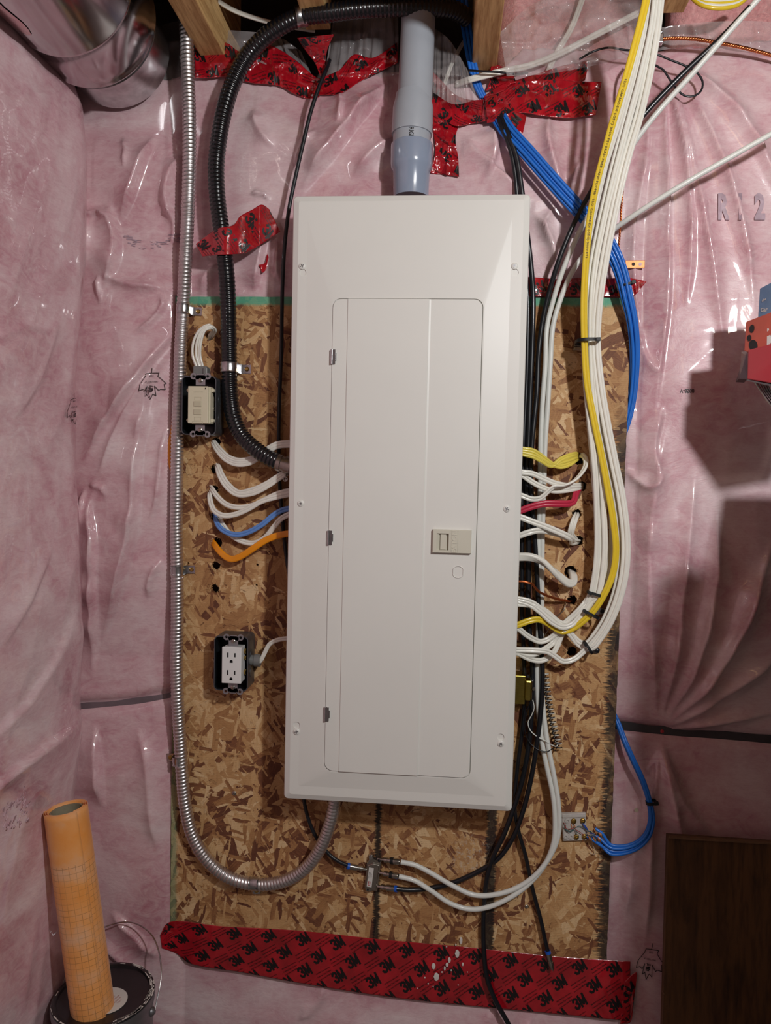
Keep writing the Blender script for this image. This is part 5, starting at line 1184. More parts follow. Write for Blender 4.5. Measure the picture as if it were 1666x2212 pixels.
# big bottom strip (two courses)
tp, onG, Lm, Wm = tape([(346, 2020), (364, 1993), (480, 2001), (640, 2010), (830, 2030), (1010, 2046), (1200, 2066), (1362, 2077)], [(350, 2048), (382, 2060), (408, 2080), (520, 2100), (640, 2122), (830, 2152), (1010, 2172), (1200, 2190), (1362, 2206)], None,
     'long red printed tape strip sealing the bottom edge of the board', amp=.0007, seed=5, start=(.02, .013), pitch=(.061, .0265), freq=14)
mb = MB()   # white paint splashes on it
for px, py, rx, ry in ((996, 2032, 3.2, 8), (988, 2060, 4.5, 9), (971, 2074, 3, 6), (966, 2084, 3, 5), (937, 2087, 4, 7), (1000, 2083, 2, 4), (943, 2110, 5.5, 9), (961, 2092, 2, 5), (985, 2041, 1.5, 3), (955, 2100, 1.5, 2), (975, 2096, 1.6, 2), (918, 2112, 1.4, 2), (925, 2125, 1.5, 2), (936, 2131, 1.3, 1.5), (965, 2045, 1.3, 2), (902, 2135, 1.2, 1.2), (1010, 2100, 1.2, 1.4), (1026, 2072, 1.2, 1.4), (990, 2128, 1.4, 1.4)):
    sx_ = (px-364)/1000*Lm; wy = None
    n = 14; ring_ = [U(px+rx*math.cos(2*PI*k/n)*(1+.15*math.sin(3*k)), py+ry*math.sin(2*PI*k/n), .0052) for k in range(n)]; cen = U(px, py, .0062)
    mb.add(ring_+[cen], [(k, (k+1) % n, n) for k in range(n)])
mb.build('paint_splashes', 'whitepaint', tp, label='white paint drops on the tape', kind='stuff')
tape([(1350, 2120), (1375, 2100), (1374, 2128)], [(1340, 2212), (1362, 2208), (1368, 2150)], None, 'torn red tape end folded at the bottom right corner of the long strip', amp=.002, seed=9, start=(.01, .02))
# upper left run
tape([(421, 100), (446, 116), (486, 92), (520, 112), (573, 96), (602, 106), (645, 135), (682, 166), (717, 176)], [(421, 169), (450, 168), (484, 167), (514, 172), (544, 179), (602, 186), (640, 205), (665, 213), (700, 208)], None, 'crumpled red tape along the film top, between the steel conduit and the thin black coax', amp=.0034, seed=11, ang=math.radians(15), freq=36, start=(.01, .012))
tape([(700, 166), (735, 150), (765, 118), (805, 125), (858, 92)], [(688, 206), (735, 202), (778, 176), (822, 154), (860, 136)], .004, 'crumpled red tape climbing from the thin black coax to the grey pipe', amp=.0036, seed=17, ang=math.radians(25), freq=38, start=(.015, .012))
tape([(642, 82), (662, 112), (680, 135), (692, 165)], [(722, 74), (708, 105), (703, 132), (704, 165)], lambda x, y: .012+.03*max(0, (120-y)/60), 'small crumpled red tape wad under the second joist', amp=.0030, seed=21, ang=math.radians(70), freq=40, start=(.01, .008))
# left tape over the black conduit
tape([(423, 527), (470, 494), (505, 486), (518, 468), (545, 453), (566, 442), (582, 452)], [(437, 554), (470, 551), (505, 549), (530, 546), (560, 530), (588, 512), (606, 500)], lambda x, y: .040+.022*math.exp(-((x-484)/30)**2)-.0006*max(0, x-560)**.9, 'red printed tape patch stretched over the black conduit left of the panel', amp=.0016, seed=25, ang=math.radians(-78), start=(.012, .016), pitch=(.050, .026), freq=18)
tape([(560, 572), (572, 568), (577, 548)], [(566, 590), (574, 584), (581, 556)], None, 'tiny red tape scrap behind the film left of the panel top', amp=.001, seed=27, txt=False, start=(.5, .5))
# right of the pipe
tape([(928, 148), (955, 175), (985, 205), (1020, 216), (1055, 212), (1090, 200)], [(930, 280), (955, 262), (985, 272), (1015, 268), (1050, 262), (1092, 262)], lambda x, y: max(-WS(x, y, 0)[1], 0)+.006+.024*math.exp(-(((x-1068)/42)**2+((y-228)/34)**2)), 'crumpled red tape between the grey pipe and the cable hole', amp=.0042, seed=31, ang=math.radians(-28), freq=34, start=(.01, .02))
tape([(932, 240), (937, 290), (940, 330), (930, 374)], [(992, 268), (984, 300), (990, 340), (992, 382)], .003, 'red tape strip hanging down right of the grey pipe coupling', amp=.0038, seed=35, ang=math.radians(110), freq=36, start=(.01, .02))
tape([(1046, 208), (1080, 184), (1120, 172), (1165, 158), (1215, 142), (1274, 131)], [(1040, 258), (1080, 244), (1120, 225), (1165, 205), (1215, 190), (1264, 174)], lambda x, y: max(-WS(x, y, 0)[1], 0)+.006+.024*math.exp(-(((x-1068)/42)**2+((y-228)/34)**2)), 'upper arm of the red tape pointing right from the cable hole', amp=.0030, seed=41, ang=math.radians(28), freq=26, start=(.012, .015), pitch=(.060, .030))
tape([(1048, 212), (1090, 196), (1140, 176), (1200, 172), (1250, 176), (1300, 177)], [(1052, 266), (1090, 258), (1125, 244), (1170, 250), (1225, 255), (1288, 248)], lambda x, y: max(-WS(x, y, 0)[1], 0)+.010+.024*math.exp(-(((x-1068)/42)**2+((y-228)/34)**2)), 'lower arm of the red tape pointing right, squared end', amp=.0030, seed=45, ang=math.radians(28), freq=22, start=(.018, .014), pitch=(.052, .030))
tape([(1094, 246), (1115, 242), (1138, 250)], [(1106, 270), (1118, 284), (1130, 288)], lambda x, y: max(-WS(x, y, 0)[1], 0)+.010+.024*math.exp(-(((x-1068)/42)**2+((y-228)/34)**2)), 'short red tape tail hanging below the cable hole', amp=.0022, seed=47, ang=math.radians(60), start=(.015, .014))
tape([(1058, 180), (1064, 140), (1090, 146), (1108, 160)], [(1050, 196), (1062, 192), (1090, 188), (1116, 178)], .014, 'small peak of crumpled red tape over the white cable', amp=.0042, seed=51, freq=46, txt=False, start=(.02, .02))
# right of the panel above the board
tape([(1140, 598), (1180, 601), (1215, 603), (1260, 600), (1310, 602), (1350, 600), (1375, 603), (1397, 608)], [(1140, 640), (1180, 641), (1215, 641), (1260, 641), (1310, 641), (1350, 641), (1366, 641), (1378, 632)], .003, 'red tape band along the top edge of the board right of the panel', amp=.0032, seed=55, ang=math.radians(28), freq=26, start=(.02, .018), pitch=(.07, .03))

# ================================================================ PRINTING ON THE FILM
LEAF = np.array([(1240, 85), (1235, 150), (1160, 160), (1150, 200), (1080, 300), (1070, 380), (1120, 360), (1150, 385), (1175, 320), (1160, 440), (1190, 410), (1220, 485), (1250, 420), (1290, 445), (1272, 318), (1330, 380), (1345, 360), (1410, 365), (1395, 295), (1422, 285), (1315, 190), (1330, 150), (1242, 152)], float)-np.array([1235, 290])
def leaf(px, py, sc, rot, label, surf, sx=1.0, clipx=None):
    mb = MB(); V, F = strokes2d([LEAF], 7.5); V9, F9 = strokes2d([[(-34, 62), (14, 62)], [(-34, 78), (14, 78)], [(-34, 94), (2, 94)]], 13); F = F+[tuple(i+len(V) for i in f) for f in F9]; V = np.vstack([V, V9]); c_, s_ = math.cos(rot), math.sin(rot)
    parts = [(V, F)]
    for (tx, ty, h, st, bold) in ((0, -105, 26, 'CGSB', .02), (0, -28, 26, 'CAN/CGSB-51.34', .01), (-8, 32, 30, '6 MIL', .05)):
        Vt, Ft = text2d(st, bold, 1); parts.append((np.stack([-Vt[:, 0]*h*.85+tx, Vt[:, 1]*h+ty], 1), Ft))
    for V, F in parts:
        X = px+(V[:, 0]*c_-V[:, 1]*s_)*sc*sx; Y = py+(V[:, 0]*s_+V[:, 1]*c_)*sc
        ok = np.ones(len(X), bool) if clipx is None else (X < clipx)
        F2 = [f for f in F if all(ok[i] for i in f)]
        mb.add(np.array([surf(a, b) for a, b in zip(X, Y)]), F2)
    return mb.build('film_print', 'ink', smooth=False, label=label, cat='printed mark')
leaf(328, 829, 1/5.95, 0, 'black maple leaf mark on the film beside the steel conduit', lambda a, b: WS(a, b, .0022))
leaf(160, 884, 1/5.95, -.10, 'black maple leaf mark on the left wall film, wrapping round its edge', lambda a, b: LW(a, b, .0012), sx=.62, clipx=165)
leaf(1404, 2078, 1/5.0, .18, 'black maple leaf mark on the dark film at the lower right', lambda a, b: WS(a, b, .0022), sx=.82)
mb = MB(); put(mb, text2d('V-8508', .012), lambda x, y: WS(1485+x*10.4, 844+y*12.5, .0012)); mb.build('film_print', 'ink', smooth=False, label='small upside-down V-8508 marking on the film, right side', cat='printed mark')
mb = MB()
for st, cx_, w_ in (('R', 1562, 34), ('1', 1600, 34), ('2', 1642, 40)):
    V, F = text2d(st, .05)
    F = [f for f in F if (V[list(f), 1].mean()*23) % 1 > .0]
    put(mb, (V, F), lambda x, y: WS(cx_+x*w_*1.1, 449-y*74, .0026))
mb.build('film_print', 'inkgrey', smooth=False, label='large faded grey characters R12 on the film at the upper right edge', cat='printed mark')
mb = MB()
for k in range(46):
    a = random.random(); px = 262+a*130; py = 508+14*math.sin(a*5)+a*22+random.uniform(-9, 9); l_ = random.uniform(4, 16); q = strokes2d([[(px, py), (px+l_, py+random.uniform(-1, 2))]], random.uniform(.8, 2.2))
    put(mb, q, lambda x, y: WS(x, y, .0012))
mb.build('film_print', 'inkgrey', smooth=False, label='smeared grey printing on the film left of the steel conduit', cat='printed mark', kind='stuff')
mb = MB()
for k in range(50):
    px = random.uniform(2, 62); py = random.uniform(1718, 1800)-px*.3; l_ = random.uniform(3, 11); q = strokes2d([[(px, py), (px+l_*.4, py-l_)]], random.uniform(1, 3))
    put(mb, q, lambda x, y: LW(x, y, .0012))
mb.build('film_print', 'inkfaint', smooth=False, label='smeared grey printing on the lower left wall film', cat='printed mark', kind='stuff')
# pale disc and red cap nail on the lower right film
c_ = WS(1375, 1750, .001); mb = MB(); mb.cyl(c_, c_+np.array([0, -.0006, 0]), .0036, n=20); mb.build('round_sticker', 'cream', label='tiny round pale sticker on the film beside the curling blue cables', cat='sticker')
c_ = WS(1430, 1579, .001); mb = MB(); mb.cyl(c_, c_+np.array([0, -.003, 0]), 0, n=18, prof=[(0, .0055), (.5, .005), (1, .003)]); mb.build('cap_nail', 'gamered', label='red cap nail where the film folds converge', cat='nail')

# ================================================================ SPLITTER
t_ = thing('coax_splitter', U(807, 1882, 0), 'small grey metal coax splitter with a white label below the panel', 'splitter')
def local(cx, cy, d, rot):
    O = U(cx, cy, d); c_, s_ = math.cos(rot), math.sin(rot); X = np.array([c_, 0, s_]); Z = np.array([-s_, 0, c_]); return lambda x, y, z: O+X*x+Z*z+np.array([0, -y, 0])
F_ = local(807, 1882, 0, math.radians(-5.5))
def polyprism(mb, pts, y0, y1, F_, inset=.0):
    n = len(pts); c_ = np.mean(pts, 0); a = [F_(p[0], y0, p[1]) for p in pts]; b = [F_(p[0], y1-inset, p[1]) for p in pts]; rr_ = [b]
    R = [a, b]
    if inset: R.append([F_(c_[0]+(p[0]-c_[0])*.9, y1, c_[1]+(p[1]-c_[1])*.97) for p in pts])
    mb.loft(R, True, True, True)
sp = [(-.0125, -.026), (-.009, -.034), (-.001, -.034), (.0025, -.031), (.0115, -.031), (.0118, .022), (.013, .026), (.010, .031), (.006, .030), (.004, .026), (-.001, .027), (-.004, .035), (-.009, .036), (-.012, .032), (-.010, .026), (-.0135, .018)]
mb = MB(); polyprism(mb, sp, .0005, .010, F_, 0); polyprism(mb, [(-.0115, -.025), (.0095, -.029), (.0095, .020), (-.002, .021), (-.0115, .016)], .010, .0135, F_, .001); mb.build('splitter_body', 'nickel', t_, smooth=False, bevel=.0006)
mb = MB()
for x_, z_ in ((-.0075, .0305),): mb.cyl(F_(x_, .010, z_), F_(x_, .0125, z_), .0034, n=16)
mb.build('mounting_screw', 'galv', t_)
mb = MB(); mb.cyl(F_(.0085, .009, .0275), F_(.0085, .013, .0275), 0, n=14, prof=[(0, .003), (.6, .003), (1, .0018)]); mb.cyl(F_(-.006, .0098, -.0305), F_(-.006, .0105, -.0305), .0018, n=14); mb.build('ground_screw', 'slot', t_)
mb = MB(); mb.add([F_(-.0085, .0138, -.023), F_(.0005, .0138, -.023), F_(.0005, .0138, .0135), F_(-.0085, .0138, .0135)], [(0, 1, 2, 3)]); lab = mb.build('paper_label', 'label', t_, smooth=False); LOC[lab.name] = LOC[t_.name]
mb = MB(); put(mb, text2d('CCS', .05), lambda x, y: F_(-.0045-y*.0055, .0141, -.0165+x*.0045)); mb.build('red_lettering', 'redink', lab, smooth=False)
mb = MB()
for k, s_ in enumerate(('DIGITAL 5-1000MHz', '3-WAY SPLITTER', '-3.5dB  -7dB')): put(mb, text2d(s_, .0, 1), lambda x, y, k=k: F_(-.0068+k*.0024-y*.0018, .0141, -.001+x*.0014))
mb.build('fine_print', 'ink', lab, smooth=False)
def fconn(a, b, collar=None, ring_=None, name='cable_connector', parent=t_):
    a = np.array(a); b = np.array(b); mb = MB(); mb.cyl(a, b, 0, n=20, prof=[(0, .0028), (.3, .0028), (.31, .0048), (.45, .0048), (.46, .0040), (.55, .0040), (.56, .0054), (.98, .0054), (1, .005)])
    n_ = int(6); o = mb.build(name, 'nickel', parent, auto=40); LOC[o.name] = LOC[parent.name]
    if collar: q0, q1 = a+(b-a)*.58, a+(b-a)*.72; mb = MB(); mb.cyl(q0, q1, .0060, n=20); mb.build('black_collar', 'blacktie', o)
    if ring_: q0, q1 = a+(b-a)*.93, a+(b-a)*1.05; mb = MB(); mb.cyl(q0, q1, .0058, n=20); mb.build('blue_collar', 'bluering', o)
    return o
fconn(U(816, 1855, .008), U(864, 1862, .0175), True); fconn(U(816, 1884, .008), U(861, 1893, .0175), True)
fconn(U(810, 1914, .008), U(856, 1920, .0175), None, True); fconn(U(796, 1879, .008), U(752, 1871, .0175), None, True)
# loose plug
t2 = thing('loose_plug', U(1188, 2075, .014), 'silver plug with blue ring on the loose black coax over the bottom tape', 'connector')
a = U(1195, 2098, .016); b = U(1184, 2057, .0125); mb = MB(); mb.cyl(a, b, 0, n=20, prof=[(0, .0008), (.12, .0008), (.12, .0035), (.3, .0038), (.3, .005), (.5, .005), (.52, .0042), (.6, .0042), (.61, .0050), (.95, .005), (1, .0045)]); mb.build('plug_body', 'nickel', t2, auto=40)
mb = MB(); d = (b-a); mb.cyl(a+d*.93, a+d*1.08, .0052, n=20); mb.build('blue_collar', 'bluering', t2)

# ================================================================ TRANSFORMER AND ITS COILED LEAD
t_ = thing('bell_transformer', U(1128, 1490, 0), 'small yellow-zinc doorbell transformer poking out from the right edge of the panel', 'transformer')
a = U(1100, 1458, .046); b = U(1134, 1521, .046); mb = MB(); mb.box(((a[0]+b[0])/2, -.030, (a[2]+b[2])/2), ((b[0]-a[0])/2, .018, (a[2]-b[2])/2)); mb.build('mounting_plate', 'zinc', t_, smooth=False, bevel=.001)
a = U(1136, 1470, .05); b = U(1147, 1512, .05); mb = MB(); mb.box(((a[0]+b[0])/2, -.036, (a[2]+b[2])/2), ((b[0]-a[0])/2+.0015, .018, (a[2]-b[2])/2+.001)); mb.build('core_cover', 'zinc', t_, smooth=False, bevel=.003)
a = U(1148, 1465, .04); mb = MB(); mb.box((a[0]+.0015, -.028, U(1148, 1490, .04)[2]), (.0035, .014, .018)); mb.build('coil_housing', 'black', t_, smooth=False, bevel=.002)
for py in (1460, 1488): c_ = U(1141 if py < 1470 else 1153, py, .05); mb = MB(); mb.cyl(c_, c_+np.array([0, -.003, 0]), .0026, n=14); mb.build('screw', 'nickel' if py > 1470 else 'slot', t_)
def spiral(x0, y0, x1, y1, r, turns, d, ph):
    A = U(x0, y0, d); B_ = U(x1, y1, d); ax = (B_-A); L_ = np.linalg.norm(ax); ax /= L_; s_ = np.cross(ax, [0, -1., 0]); s_ /= np.linalg.norm(s_); u = np.array([0, -1., 0]); n = turns*14
    tt = np.linspace(0, 1, n); bow = np.sin(tt*PI)*.003
    return np.array([A+ax*L_*t__+s_*(r*math.cos(2*PI*turns*t__+ph)+b_)+u*r*math.sin(2*PI*turns*t__+ph) for t__, b_ in zip(tt, bow)])
cable('coiled_lead', spiral(1178, 1452, 1208, 1612, .0052, 17, .010, 0), 'coaxwhite', 'white wire wound in a long spring coil right of the panel', 'wire', r=.0010)
cable('coiled_lead', spiral(1178, 1455, 1208, 1615, .0052, 17, .010, PI*.9), 'black', 'black wire twisted with the white in the same long spring coil', 'wire', r=.0010)
coax([(1150, 1508, .034), (1154, 1530, .03), (1147, 1548, .026), (1141, 1560, .024), (1146, 1578, .024), (1162, 1592, .026), (1178, 1600, .028), (1190, 1608, .022), (1203, 1612, .014), (1206, 1604, .012), (1200, 1605, .013)], 'coaxwhite', 'thin white lead running from the transformer to the end of the spring coil', r=.0010, name='thin_wire')
coax([(1146, 1515, .034), (1138, 1540, .03), (1134, 1575, .026), (1142, 1600, .026), (1160, 1618, .03), (1182, 1624, .03), (1194, 1617, .02), (1200, 1622, .012), (1203, 1614, .012)], 'black', 'thin black lead running from the transformer to the end of the spring coil', r=.0009, name='thin_wire')

# ================================================================ TERMINAL BLOCK
t_ = thing('terminal_block', U(1240, 1783, 0), 'dusty white phone terminal block with brass screws and thin wires on the board', 'terminal block')
F_ = local(1240, 1783, 0, math.radians(5.5)); mb = MB(); w_, h_ = .0215, .0250
polyprism(mb, [(-w_, -h_), (w_, -h_), (w_, h_), (-w_, h_)], .0004, .0075, F_, .001); polyprism(mb, [(-w_-.006, .010), (-w_, .010), (-w_, .019), (-w_-.006, .019)], .0004, .005, F_); mb.build('block_base', 'offwhite', t_, smooth=False, bevel=.0008)
mb = MB(); polyprism(mb, [(-w_+.001, h_-.006), (w_-.001, h_-.006), (w_-.001, h_-.0045), (-w_+.001, h_-.0045)], .0074, .0092, F_)
for x_, z_ in ((-.012, .0125), (-.0165, -.0165), (-.0075, -.0165)): mb.cyl(F_(x_, .007, z_), F_(x_, .0092, z_), 0, n=18, prof=[(0, .0052), (.8, .0048), (1, .0022), (.2, .0018)])
mb.build('moulded_posts', 'offwhite', t_)
for x_, z_ in ((-.0010, .0118), (.0150, .0118), (.0020, -.0170), (.0160, -.0170)):
    mb = MB(); mb.cyl(F_(x_, .0070, z_), F_(x_, .0115, z_), 0, n=18, prof=[(0, .0048), (.3, .0048), (.34, .0042), (.8, .0042), (1, .0026)]); mb.box(F_(x_, .0116, z_), (.0028, .0003, .0005)); mb.build('terminal_screw', 'brass', t_)
wc = {'w_or': simple('orange_wire', L(206, 126, 70), .5), 'w_bl': simple('blue_wire', L(36, 66, 150), .5), 'w_gr': simple('green_wire', L(62, 92, 92), .5), 'w_rd': simple('red_wire', L(150, 44, 40), .5), 'w_wh': simple('pale_wire', L(190, 180, 168), .5)}
MT.update(wc)
def wr(pts, mat, r=.0006): 
    P = catmull(np.array([F_(*p) for p in pts]), .002); sweep(P, circ(r, 7), mb=MBW[mat])
MBW = {k: MB() for k in wc}
wr([(-.019, .012, .004), (-.012, .012, -.001), (-.004, .013, .001), (.004, .012, -.004), (.012, .012, -.010), (.016, .010, -.015)], 'w_rd')
wr([(-.018, .011, .001), (-.012, .012, -.004), (-.004, .013, -.002), (.006, .012, .004), (.014, .012, .002), (.022, .014, -.004), (.030, .014, -.008)], 'w_gr')
wr([(-.017, .011, -.002), (-.009, .013, -.006), (0, .012, -.001), (.002, .011, -.010), (.002, .011, -.015)], 'w_gr')
for k in range(4): wr([(.014, .0105, .009), (.016+k*.001, .013, .004), (.020+k*.001, .014, -.001-k*.0008), (.028, .014, -.006-k*.001)], 'w_bl')
wr([(-.019, .009, .010), (-.016, .012, .006), (-.017, .011, 0)], 'w_rd'); wr([(-.006, .009, .008), (-.005, .011, .001)], 'w_or'); wr([(-.001, .010, .008), (.001, .011, .001), (-.003, .010, .003)], 'w_or')
wr([(.016, .0105, -.017), (.022, .013, -.014), (.028, .014, -.012), (.034, .014, -.010)], 'w_wh')
def curl(ax_, az_, bx_, bz_, mat, turns=3, r=.0034):
    n = turns*10; P = np.array([F_(ax_+(bx_-ax_)*t__+r*.2*math.sin(2*PI*turns*t__), .014+r*math.sin(2*PI*turns*t__), az_+(bz_-az_)*t__+r*math.cos(2*PI*turns*t__)) for t__ in np.linspace(0, 1, n)]); sweep(P, circ(.0006, 7), mb=MBW[mat])
for a_, b_, c_, d_ in ((.022, -.016, .027, -.021), (.033, -.004, .036, -.008), (.041, -.010, .045, -.012), (.030, -.017, .034, -.022), (.038, -.018, .043, -.021)):
    curl(a_, b_, c_, d_, 'w_or'); curl(a_+.001, b_-.001, c_+.002, d_, 'w_gr', 2)
for k in range(6): wr([(.020, .012, -.004-.002*k), (.026, .016, -.003-.0024*k), (.032, .015, -.008-.001*k), (.038, .013, -.012-.0012*k)], ('w_wh', 'w_gr', 'w_bl')[k % 3], .0005)
wr([(.030, .010, -.022), (.030, .006, -.032), (.034, .006, -.046), (.032, .005, -.052), (.024, .004, -.048)], 'w_wh', .0005); wr([(.030, .012, -.020), (.040, .008, -.032), (.050, .006, -.042), (.056, .005, -.048)], 'w_wh', .0005)
wr([(.016, .010, -.018), (.012, .006, -.028)], 'w_or', .0005)
for k in wc: MBW[k].build('wire_tails', k, t_, auto=180)

# ================================================================ FLOOR ITEMS
# orange membrane roll leaning on the wall
a = U(143, 1745, .155); b = U(222, 2330, .165); dirv = (b-a); k_ = (FLOOR+.012-a[2])/dirv[2]; b = a+dirv*k_; ax = (b-a)/np.linalg.norm(b-a); Lr = np.linalg.norm(b-a)
s_ = np.cross(ax, [0, -1., 0]); s_ /= np.linalg.norm(s_); u_ = np.cross(s_, ax); u_ = -u_ if u_[1] > 0 else u_
t_ = thing('membrane_roll', b, 'tall orange membrane roll with grid printing, leaning in the left corner', 'roll')
V = []; UVs = []; nn = 150; ths = np.linspace(0, 2*PI*3.0, nn)
rows = np.linspace(0, Lr, 60)
for q in rows:
    for th_ in ths:
        r = .0270+.0085*th_/(2*PI*3)
        if th_ > 2*PI*2.9: r += .0018*(th_-2*PI*2.9)/(.2*PI)*(.6+.4*math.sin(q*9))
        an = th_-.56*PI*1.0-2*PI*3+PI*1.35+(.10*math.sin(q*4+.5) if th_ > 2*PI*2.6 else 0)
        V.append(a+ax*q+s_*r*math.cos(an)+u_*r*math.sin(an)); UVs.append((th_*.034, q))
mb = MB(); mb.add(V, [(i*nn+j, i*nn+j+1, (i+1)*nn+j+1, (i+1)*nn+j) for i in range(len(rows)-1) for j in range(nn-1)]); o = mb.build('membrane_sheet', 'membrane', t_, auto=180, uv=UVs)
md = o.modifiers.new('thickness', 'SOLIDIFY'); md.thickness = .0008
mb = MB(); mb.cyl(a+ax*.003, b, 0, n=48, cap=False, prof=[(0, .0262), (1, .0262), (1, .0238), (0, .0238), (0, .0262)]); mb.build('core_tube', 'cardboard', t_, auto=50)
# paint can
cc = U(230, 2128, .125); zl = FLOOR+.242; cc[2] = zl; k_ = 0
for _ in range(12):      # slide the can along the wall distance until its lid appears at the right height
    px, py = projv(cc); cc = cc+np.array([(230-px)*.0005, (py-2128)*-.0006 if False else 0, 0])
R_ = .0845
cc[1] = -.135
t_ = thing('paint_can', (cc[0], cc[1], FLOOR), 'grey paint can with a black paint-smeared lid and wire handle at the lower left', 'paint can')
B0 = np.array([cc[0], cc[1], FLOOR]); T0 = np.array([cc[0], cc[1], zl])
mb = MB(); mb.cyl(B0, T0, 0, n=64, prof=[(0, R_*.98), (.01, R_), (.02, R_*.97), (.93, R_*.97), (.94, R_*1.0), (.985, R_*1.01), (1, R_), (1, R_*.93), (.985, R_*.92)]); mb.build('can_body', 'canmetal', t_, auto=40)
mb = MB(); mb.cyl(T0-np.array([0, 0, .004]), T0+np.array([0, 0, .0035]), 0, n=64, prof=[(0, R_*.9), (.2, R_*.985), (.9, R_*.985), (1, R_*.96), (1, R_*.90), (.45, R_*.88), (.40, R_*.86), (.40, .001)]); lid = mb.build('lid', 'lidblack', t_, auto=40); LOC[lid.name] = LOC[t_.name]
mb = MB(); c_ = T0+np.array([.012, -.012, -.0004]); mb.cyl(c_, c_+np.array([0, 0, .0003]), .033, n=40); lb = mb.build('round_label', 'label', lid); LOC[lb.name] = LOC[t_.name]
mb = MB()
for k, s__ in enumerate(('CEILING PAINT', 'INTERIOR LATEX', 'WHITE FLAT', '3.78 L')): put(mb, text2d(s__, .0, 1), lambda x, y, k=k: c_+np.array([.012-x*.0042*.3+ (k-1.5)*.006, x*.0042*-1.0*.9, .0006])+np.array([y*.004, 0, 0]))
mb.build('label_lettering', 'redink', lb, smooth=False)
mb = MB()
for k in range(70):
    an = random.uniform(-.9, 1.3) if k < 55 else random.uniform(0, 6.28); r = R_*random.uniform(.9, .99); q = T0+np.array([r*math.cos(an), r*math.sin(an), .0036]); l_ = random.uniform(.002, .010); dv = np.array([-math.sin(an), math.cos(an), 0])*l_; wv_ = np.array([math.cos(an), math.sin(an), 0])*random.uniform(.0004, .0014)
    mb.add([q-dv-wv_, q-dv+wv_, q+dv+wv_*.6, q+dv-wv_*.6], [(0, 1, 2, 3)])
mb.build('paint_smears', 'whitepaint', lid, smooth=False, kind='stuff')
hp = [T0+np.array([R_*1.03, .01, -.03]), T0+np.array([R_*1.00, .045, .02]), T0+np.array([R_*.62, .082, .058]), T0+np.array([0, .098, .070]), T0+np.array([-R_*.62, .082, .058]), T0+np.array([-R_*1.0, .045, .02]), T0+np.array([-R_*1.03, .01, -.03])]
mb = sweep(catmull(np.array(hp), .005), circ(.0012, 8)); mb.build('wire_handle', 'galv', t_)
for s__ in (-1, 1): mb = MB(); q = T0+np.array([R_*.97*s__, .01, -.03]); mb.cyl(q, q+np.array([.006*s__, 0, 0]), 0, n=16, prof=[(0, .008), (.4, .007), (1, .003)]); mb.build('handle_ear', 'canmetal', t_)
# dark plywood sheet leaning at the lower right
a = U(1443, 1806, .035); top_ = a[2]; t_ = thing('plywood_sheet', (a[0], -.05, FLOOR), 'dark knotty plywood sheet leaning at the lower right', 'plywood')
mb = MB(); x0, x1 = a[0], a[0]+.62; sk = -.012
V = []
for y_off in (0, .012):
    for x, z, y in ((x0-.006, FLOOR+.001, -.075), (x1-.006, FLOOR+.001, -.075), (x1, top_-.004, -.035), (x0, top_, -.035)): V.append((x, y+y_off, z))
mb.add(V, [(0, 1, 2, 3), (7, 6, 5, 4), (0, 4, 5, 1), (1, 5, 6, 2), (2, 6, 7, 3), (3, 7, 4, 0)]); mb.build('sheet', 'plywood', t_, smooth=False, bevel=.0008)
mb = MB(); mb.box(((x0+x1)/2, -.0365, top_-.0005), ((x1-x0)/2-.002, .0035, .0016)); mb.box((x0-.003, -.055, (top_+FLOOR)/2), (.0006, .0045, .0006)); mb.build('raw_edge', 'plyedge', t_, smooth=False)

# ================================================================ SHELF AND GAME BOXES, RIGHT EDGE
GB = []
def gamebox(name, corners, dlist, thick, mat, label):
    """front face from four photo corners with their own distances; thickness runs back"""
    P = [U(c_[0], c_[1], d) for c_, d in zip(corners, dlist)]; n_ = np.cross(P[1]-P[0], P[3]-P[0]); n_ /= np.linalg.norm(n_); n_ = n_ if n_[1] > 0 else -n_
    t_ = thing(name, P[3], label, 'board game'); mb = MB(); mb.loft([P, [p+n_*thick for p in P]], True, True, True); o = mb.build('box', mat, t_, smooth=False, bevel=.0015); LOC[o.name] = LOC[t_.name]
    ux = (P[1]-P[0]); uy = (P[0]-P[3])
    return t_, o, (lambda u, v_, e=.0008: P[3]+(P[2]-P[3])*u*(1-v_)+(P[1]-P[0])*u*v_+(P[0]-P[3])*v_-n_*e)
def plane4(px, py, d): return U(px, py, d)
# blue box behind, red lidded box in front; both run on past the right edge of the frame, coming nearer
t_, o, fb = gamebox('game_box', [(1641, 623), (1760, 560), (1760, 780), (1636, 700)], [.165, .27, .27, .165], .08, 'gameblue', 'light blue game box at the right edge, behind the red one')
mb = MB(); 
for s__, u, v_, h in (('the', .115, .66, .06), ('Game', .16, .44, .085), ('of', .21, .26, .07)): put(mb, text2d(s__, .03), lambda x, y, u=u, v_=v_, h=h: fb(u+x*h*1.0, v_+y*h*1.5+x*.03))
mb.build('printed_title', 'whiteplastic', o, smooth=False)
mb = MB(); mb.add([fb(.27, .15), fb(.6, .15), fb(.6, .85), fb(.29, .85)], [(0, 1, 2, 3)]); mb.build('magenta_panel', 'gamemagenta', o, smooth=False)
t_, o, fr = gamebox('game_box', [(1611, 695), (1780, 630), (1780, 830), (1607, 758)], [.19, .30, .30, .19], .08, 'gamebright', 'orange-red game box with a large white letter, between the blue and dark red boxes')
V, F = text2d('M', .03); mb = MB(); put(mb, (V, F), lambda x, y: fr(.36+x*.14, .42+y*.62)); mb.build('white_letter', 'whiteplastic', o, smooth=False)
mb = MB()
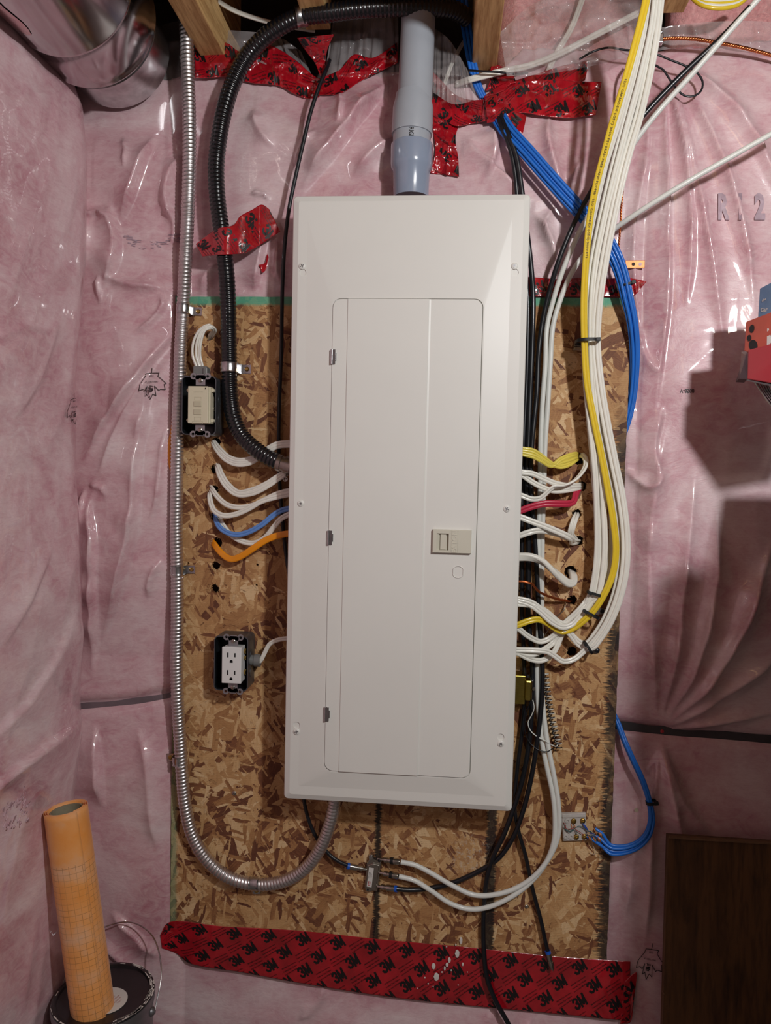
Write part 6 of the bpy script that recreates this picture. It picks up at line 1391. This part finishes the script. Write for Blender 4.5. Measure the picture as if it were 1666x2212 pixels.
for u, v_, r1, r2 in ((.10, .72, .035, .12), (.13, .25, .06, .16), (.07, .45, .03, .10)):
    n = 20; mb.add([fr(u+r1*math.cos(2*PI*k/n), v_+r2*math.sin(2*PI*k/n), .0007) for k in range(n)], [tuple(range(n))])
mb.build('printed_blobs', 'blackcard', o, smooth=False)
t_, o, fl = gamebox('game_box', [(1616, 756), (1790, 708), (1790, 850), (1614, 819)], [.21, .32, .32, .21], .08, 'gamered', 'plain dark red box lid at the right edge, lowest of the game boxes')
mb = MB(); mb.loft([[fl(0, -.02, .001), fl(1, -.02, .001), fl(1, -.09, .001), fl(.0, -.05, .001)], [fl(0, -.02, -.075), fl(1, -.02, -.075), fl(1, -.09, -.075), fl(0, -.05, -.075)]], True, True, True); mb.build('grey_underside', 'shelfgrey', o, smooth=False)
mb = MB(); q = [U(1597, 818, .17), U(1616, 819, .205), U(1614, 765, .205), U(1612, 762, .20), U(1606, 790, .19)]; mb.loft([q, [p+np.array([.01, .04, 0]) for p in q]], True, True, True); mb.build('torn_black_corner', 'blackcard', t_, smooth=False)
mb = MB(); q = [U(1598, 815, .17), U(1612, 764, .20), U(1602, 760, .19)]; mb.add(q, [(0, 1, 2)]); q2 = [U(1601, 760, .19), U(1613, 758, .20), U(1614, 782, .20), U(1611, 768, .20)]; mb.add(q2, [(0, 1, 2, 3)]); mb.build('torn_plastic_wrap', 'film', t_, smooth=False)
# metal shelving, with unseen cartons added past the frame to shade the right wall
t_ = thing('storage_shelf', (.72, -.5, FLOOR), 'grey metal storage shelf at the right edge, under the game boxes', 'shelf')
def shelfbox(x0, x1, y0, y1, z0, z1, name, mat): mb = MB(); mb.box(((x0+x1)/2, (y0+y1)/2, (z0+z1)/2), ((x1-x0)/2, (y1-y0)/2, (z1-z0)/2)); return mb.build(name, mat, t_, smooth=False, bevel=.002)
SX = .640
shelfbox(SX, 1.0, -.50, -.05, .150, .164, 'shelf_board', 'shelfgrey')
shelfbox(SX, 1.0, -.50, -.12, .004, .018, 'shelf_board', 'shelfgrey')
for x in (SX+.02, .97):
    for y in (-.43, -.14): shelfbox(x, x+.02, y, y+.02, FLOOR, .15, 'upright', 'shelfgrey')
for k in range(5):
    P = path([(1630+k*6, 822, .17), (1645+k*6, 845+k*2, .17), (1664+k*6, 872, .175), (1690+k*6, 900, .18)]); mb = sweep(P, circ(.0016, 8)); mb.build('wire_brace', 'galv', t_)
def stored(x0, x1, y0, y1, z0, z1, label, mat='cardboard'):
    mb = MB(); mb.box(((x0+x1)/2, (y0+y1)/2, (z0+z1)/2), ((x1-x0)/2, (y1-y0)/2, (z1-z0)/2)); mb.build('shade_carton', mat, smooth=False, bevel=.003, label=label, cat='box')
stored(.565, .96, -.50, -.29, .018, .145, 'unseen carton added on the middle shelf to shade the right wall')
stored(.526, .96, -.68, -.515, FLOOR, .16, 'unseen tall carton added in front of the shelf to shade the lower right wall')
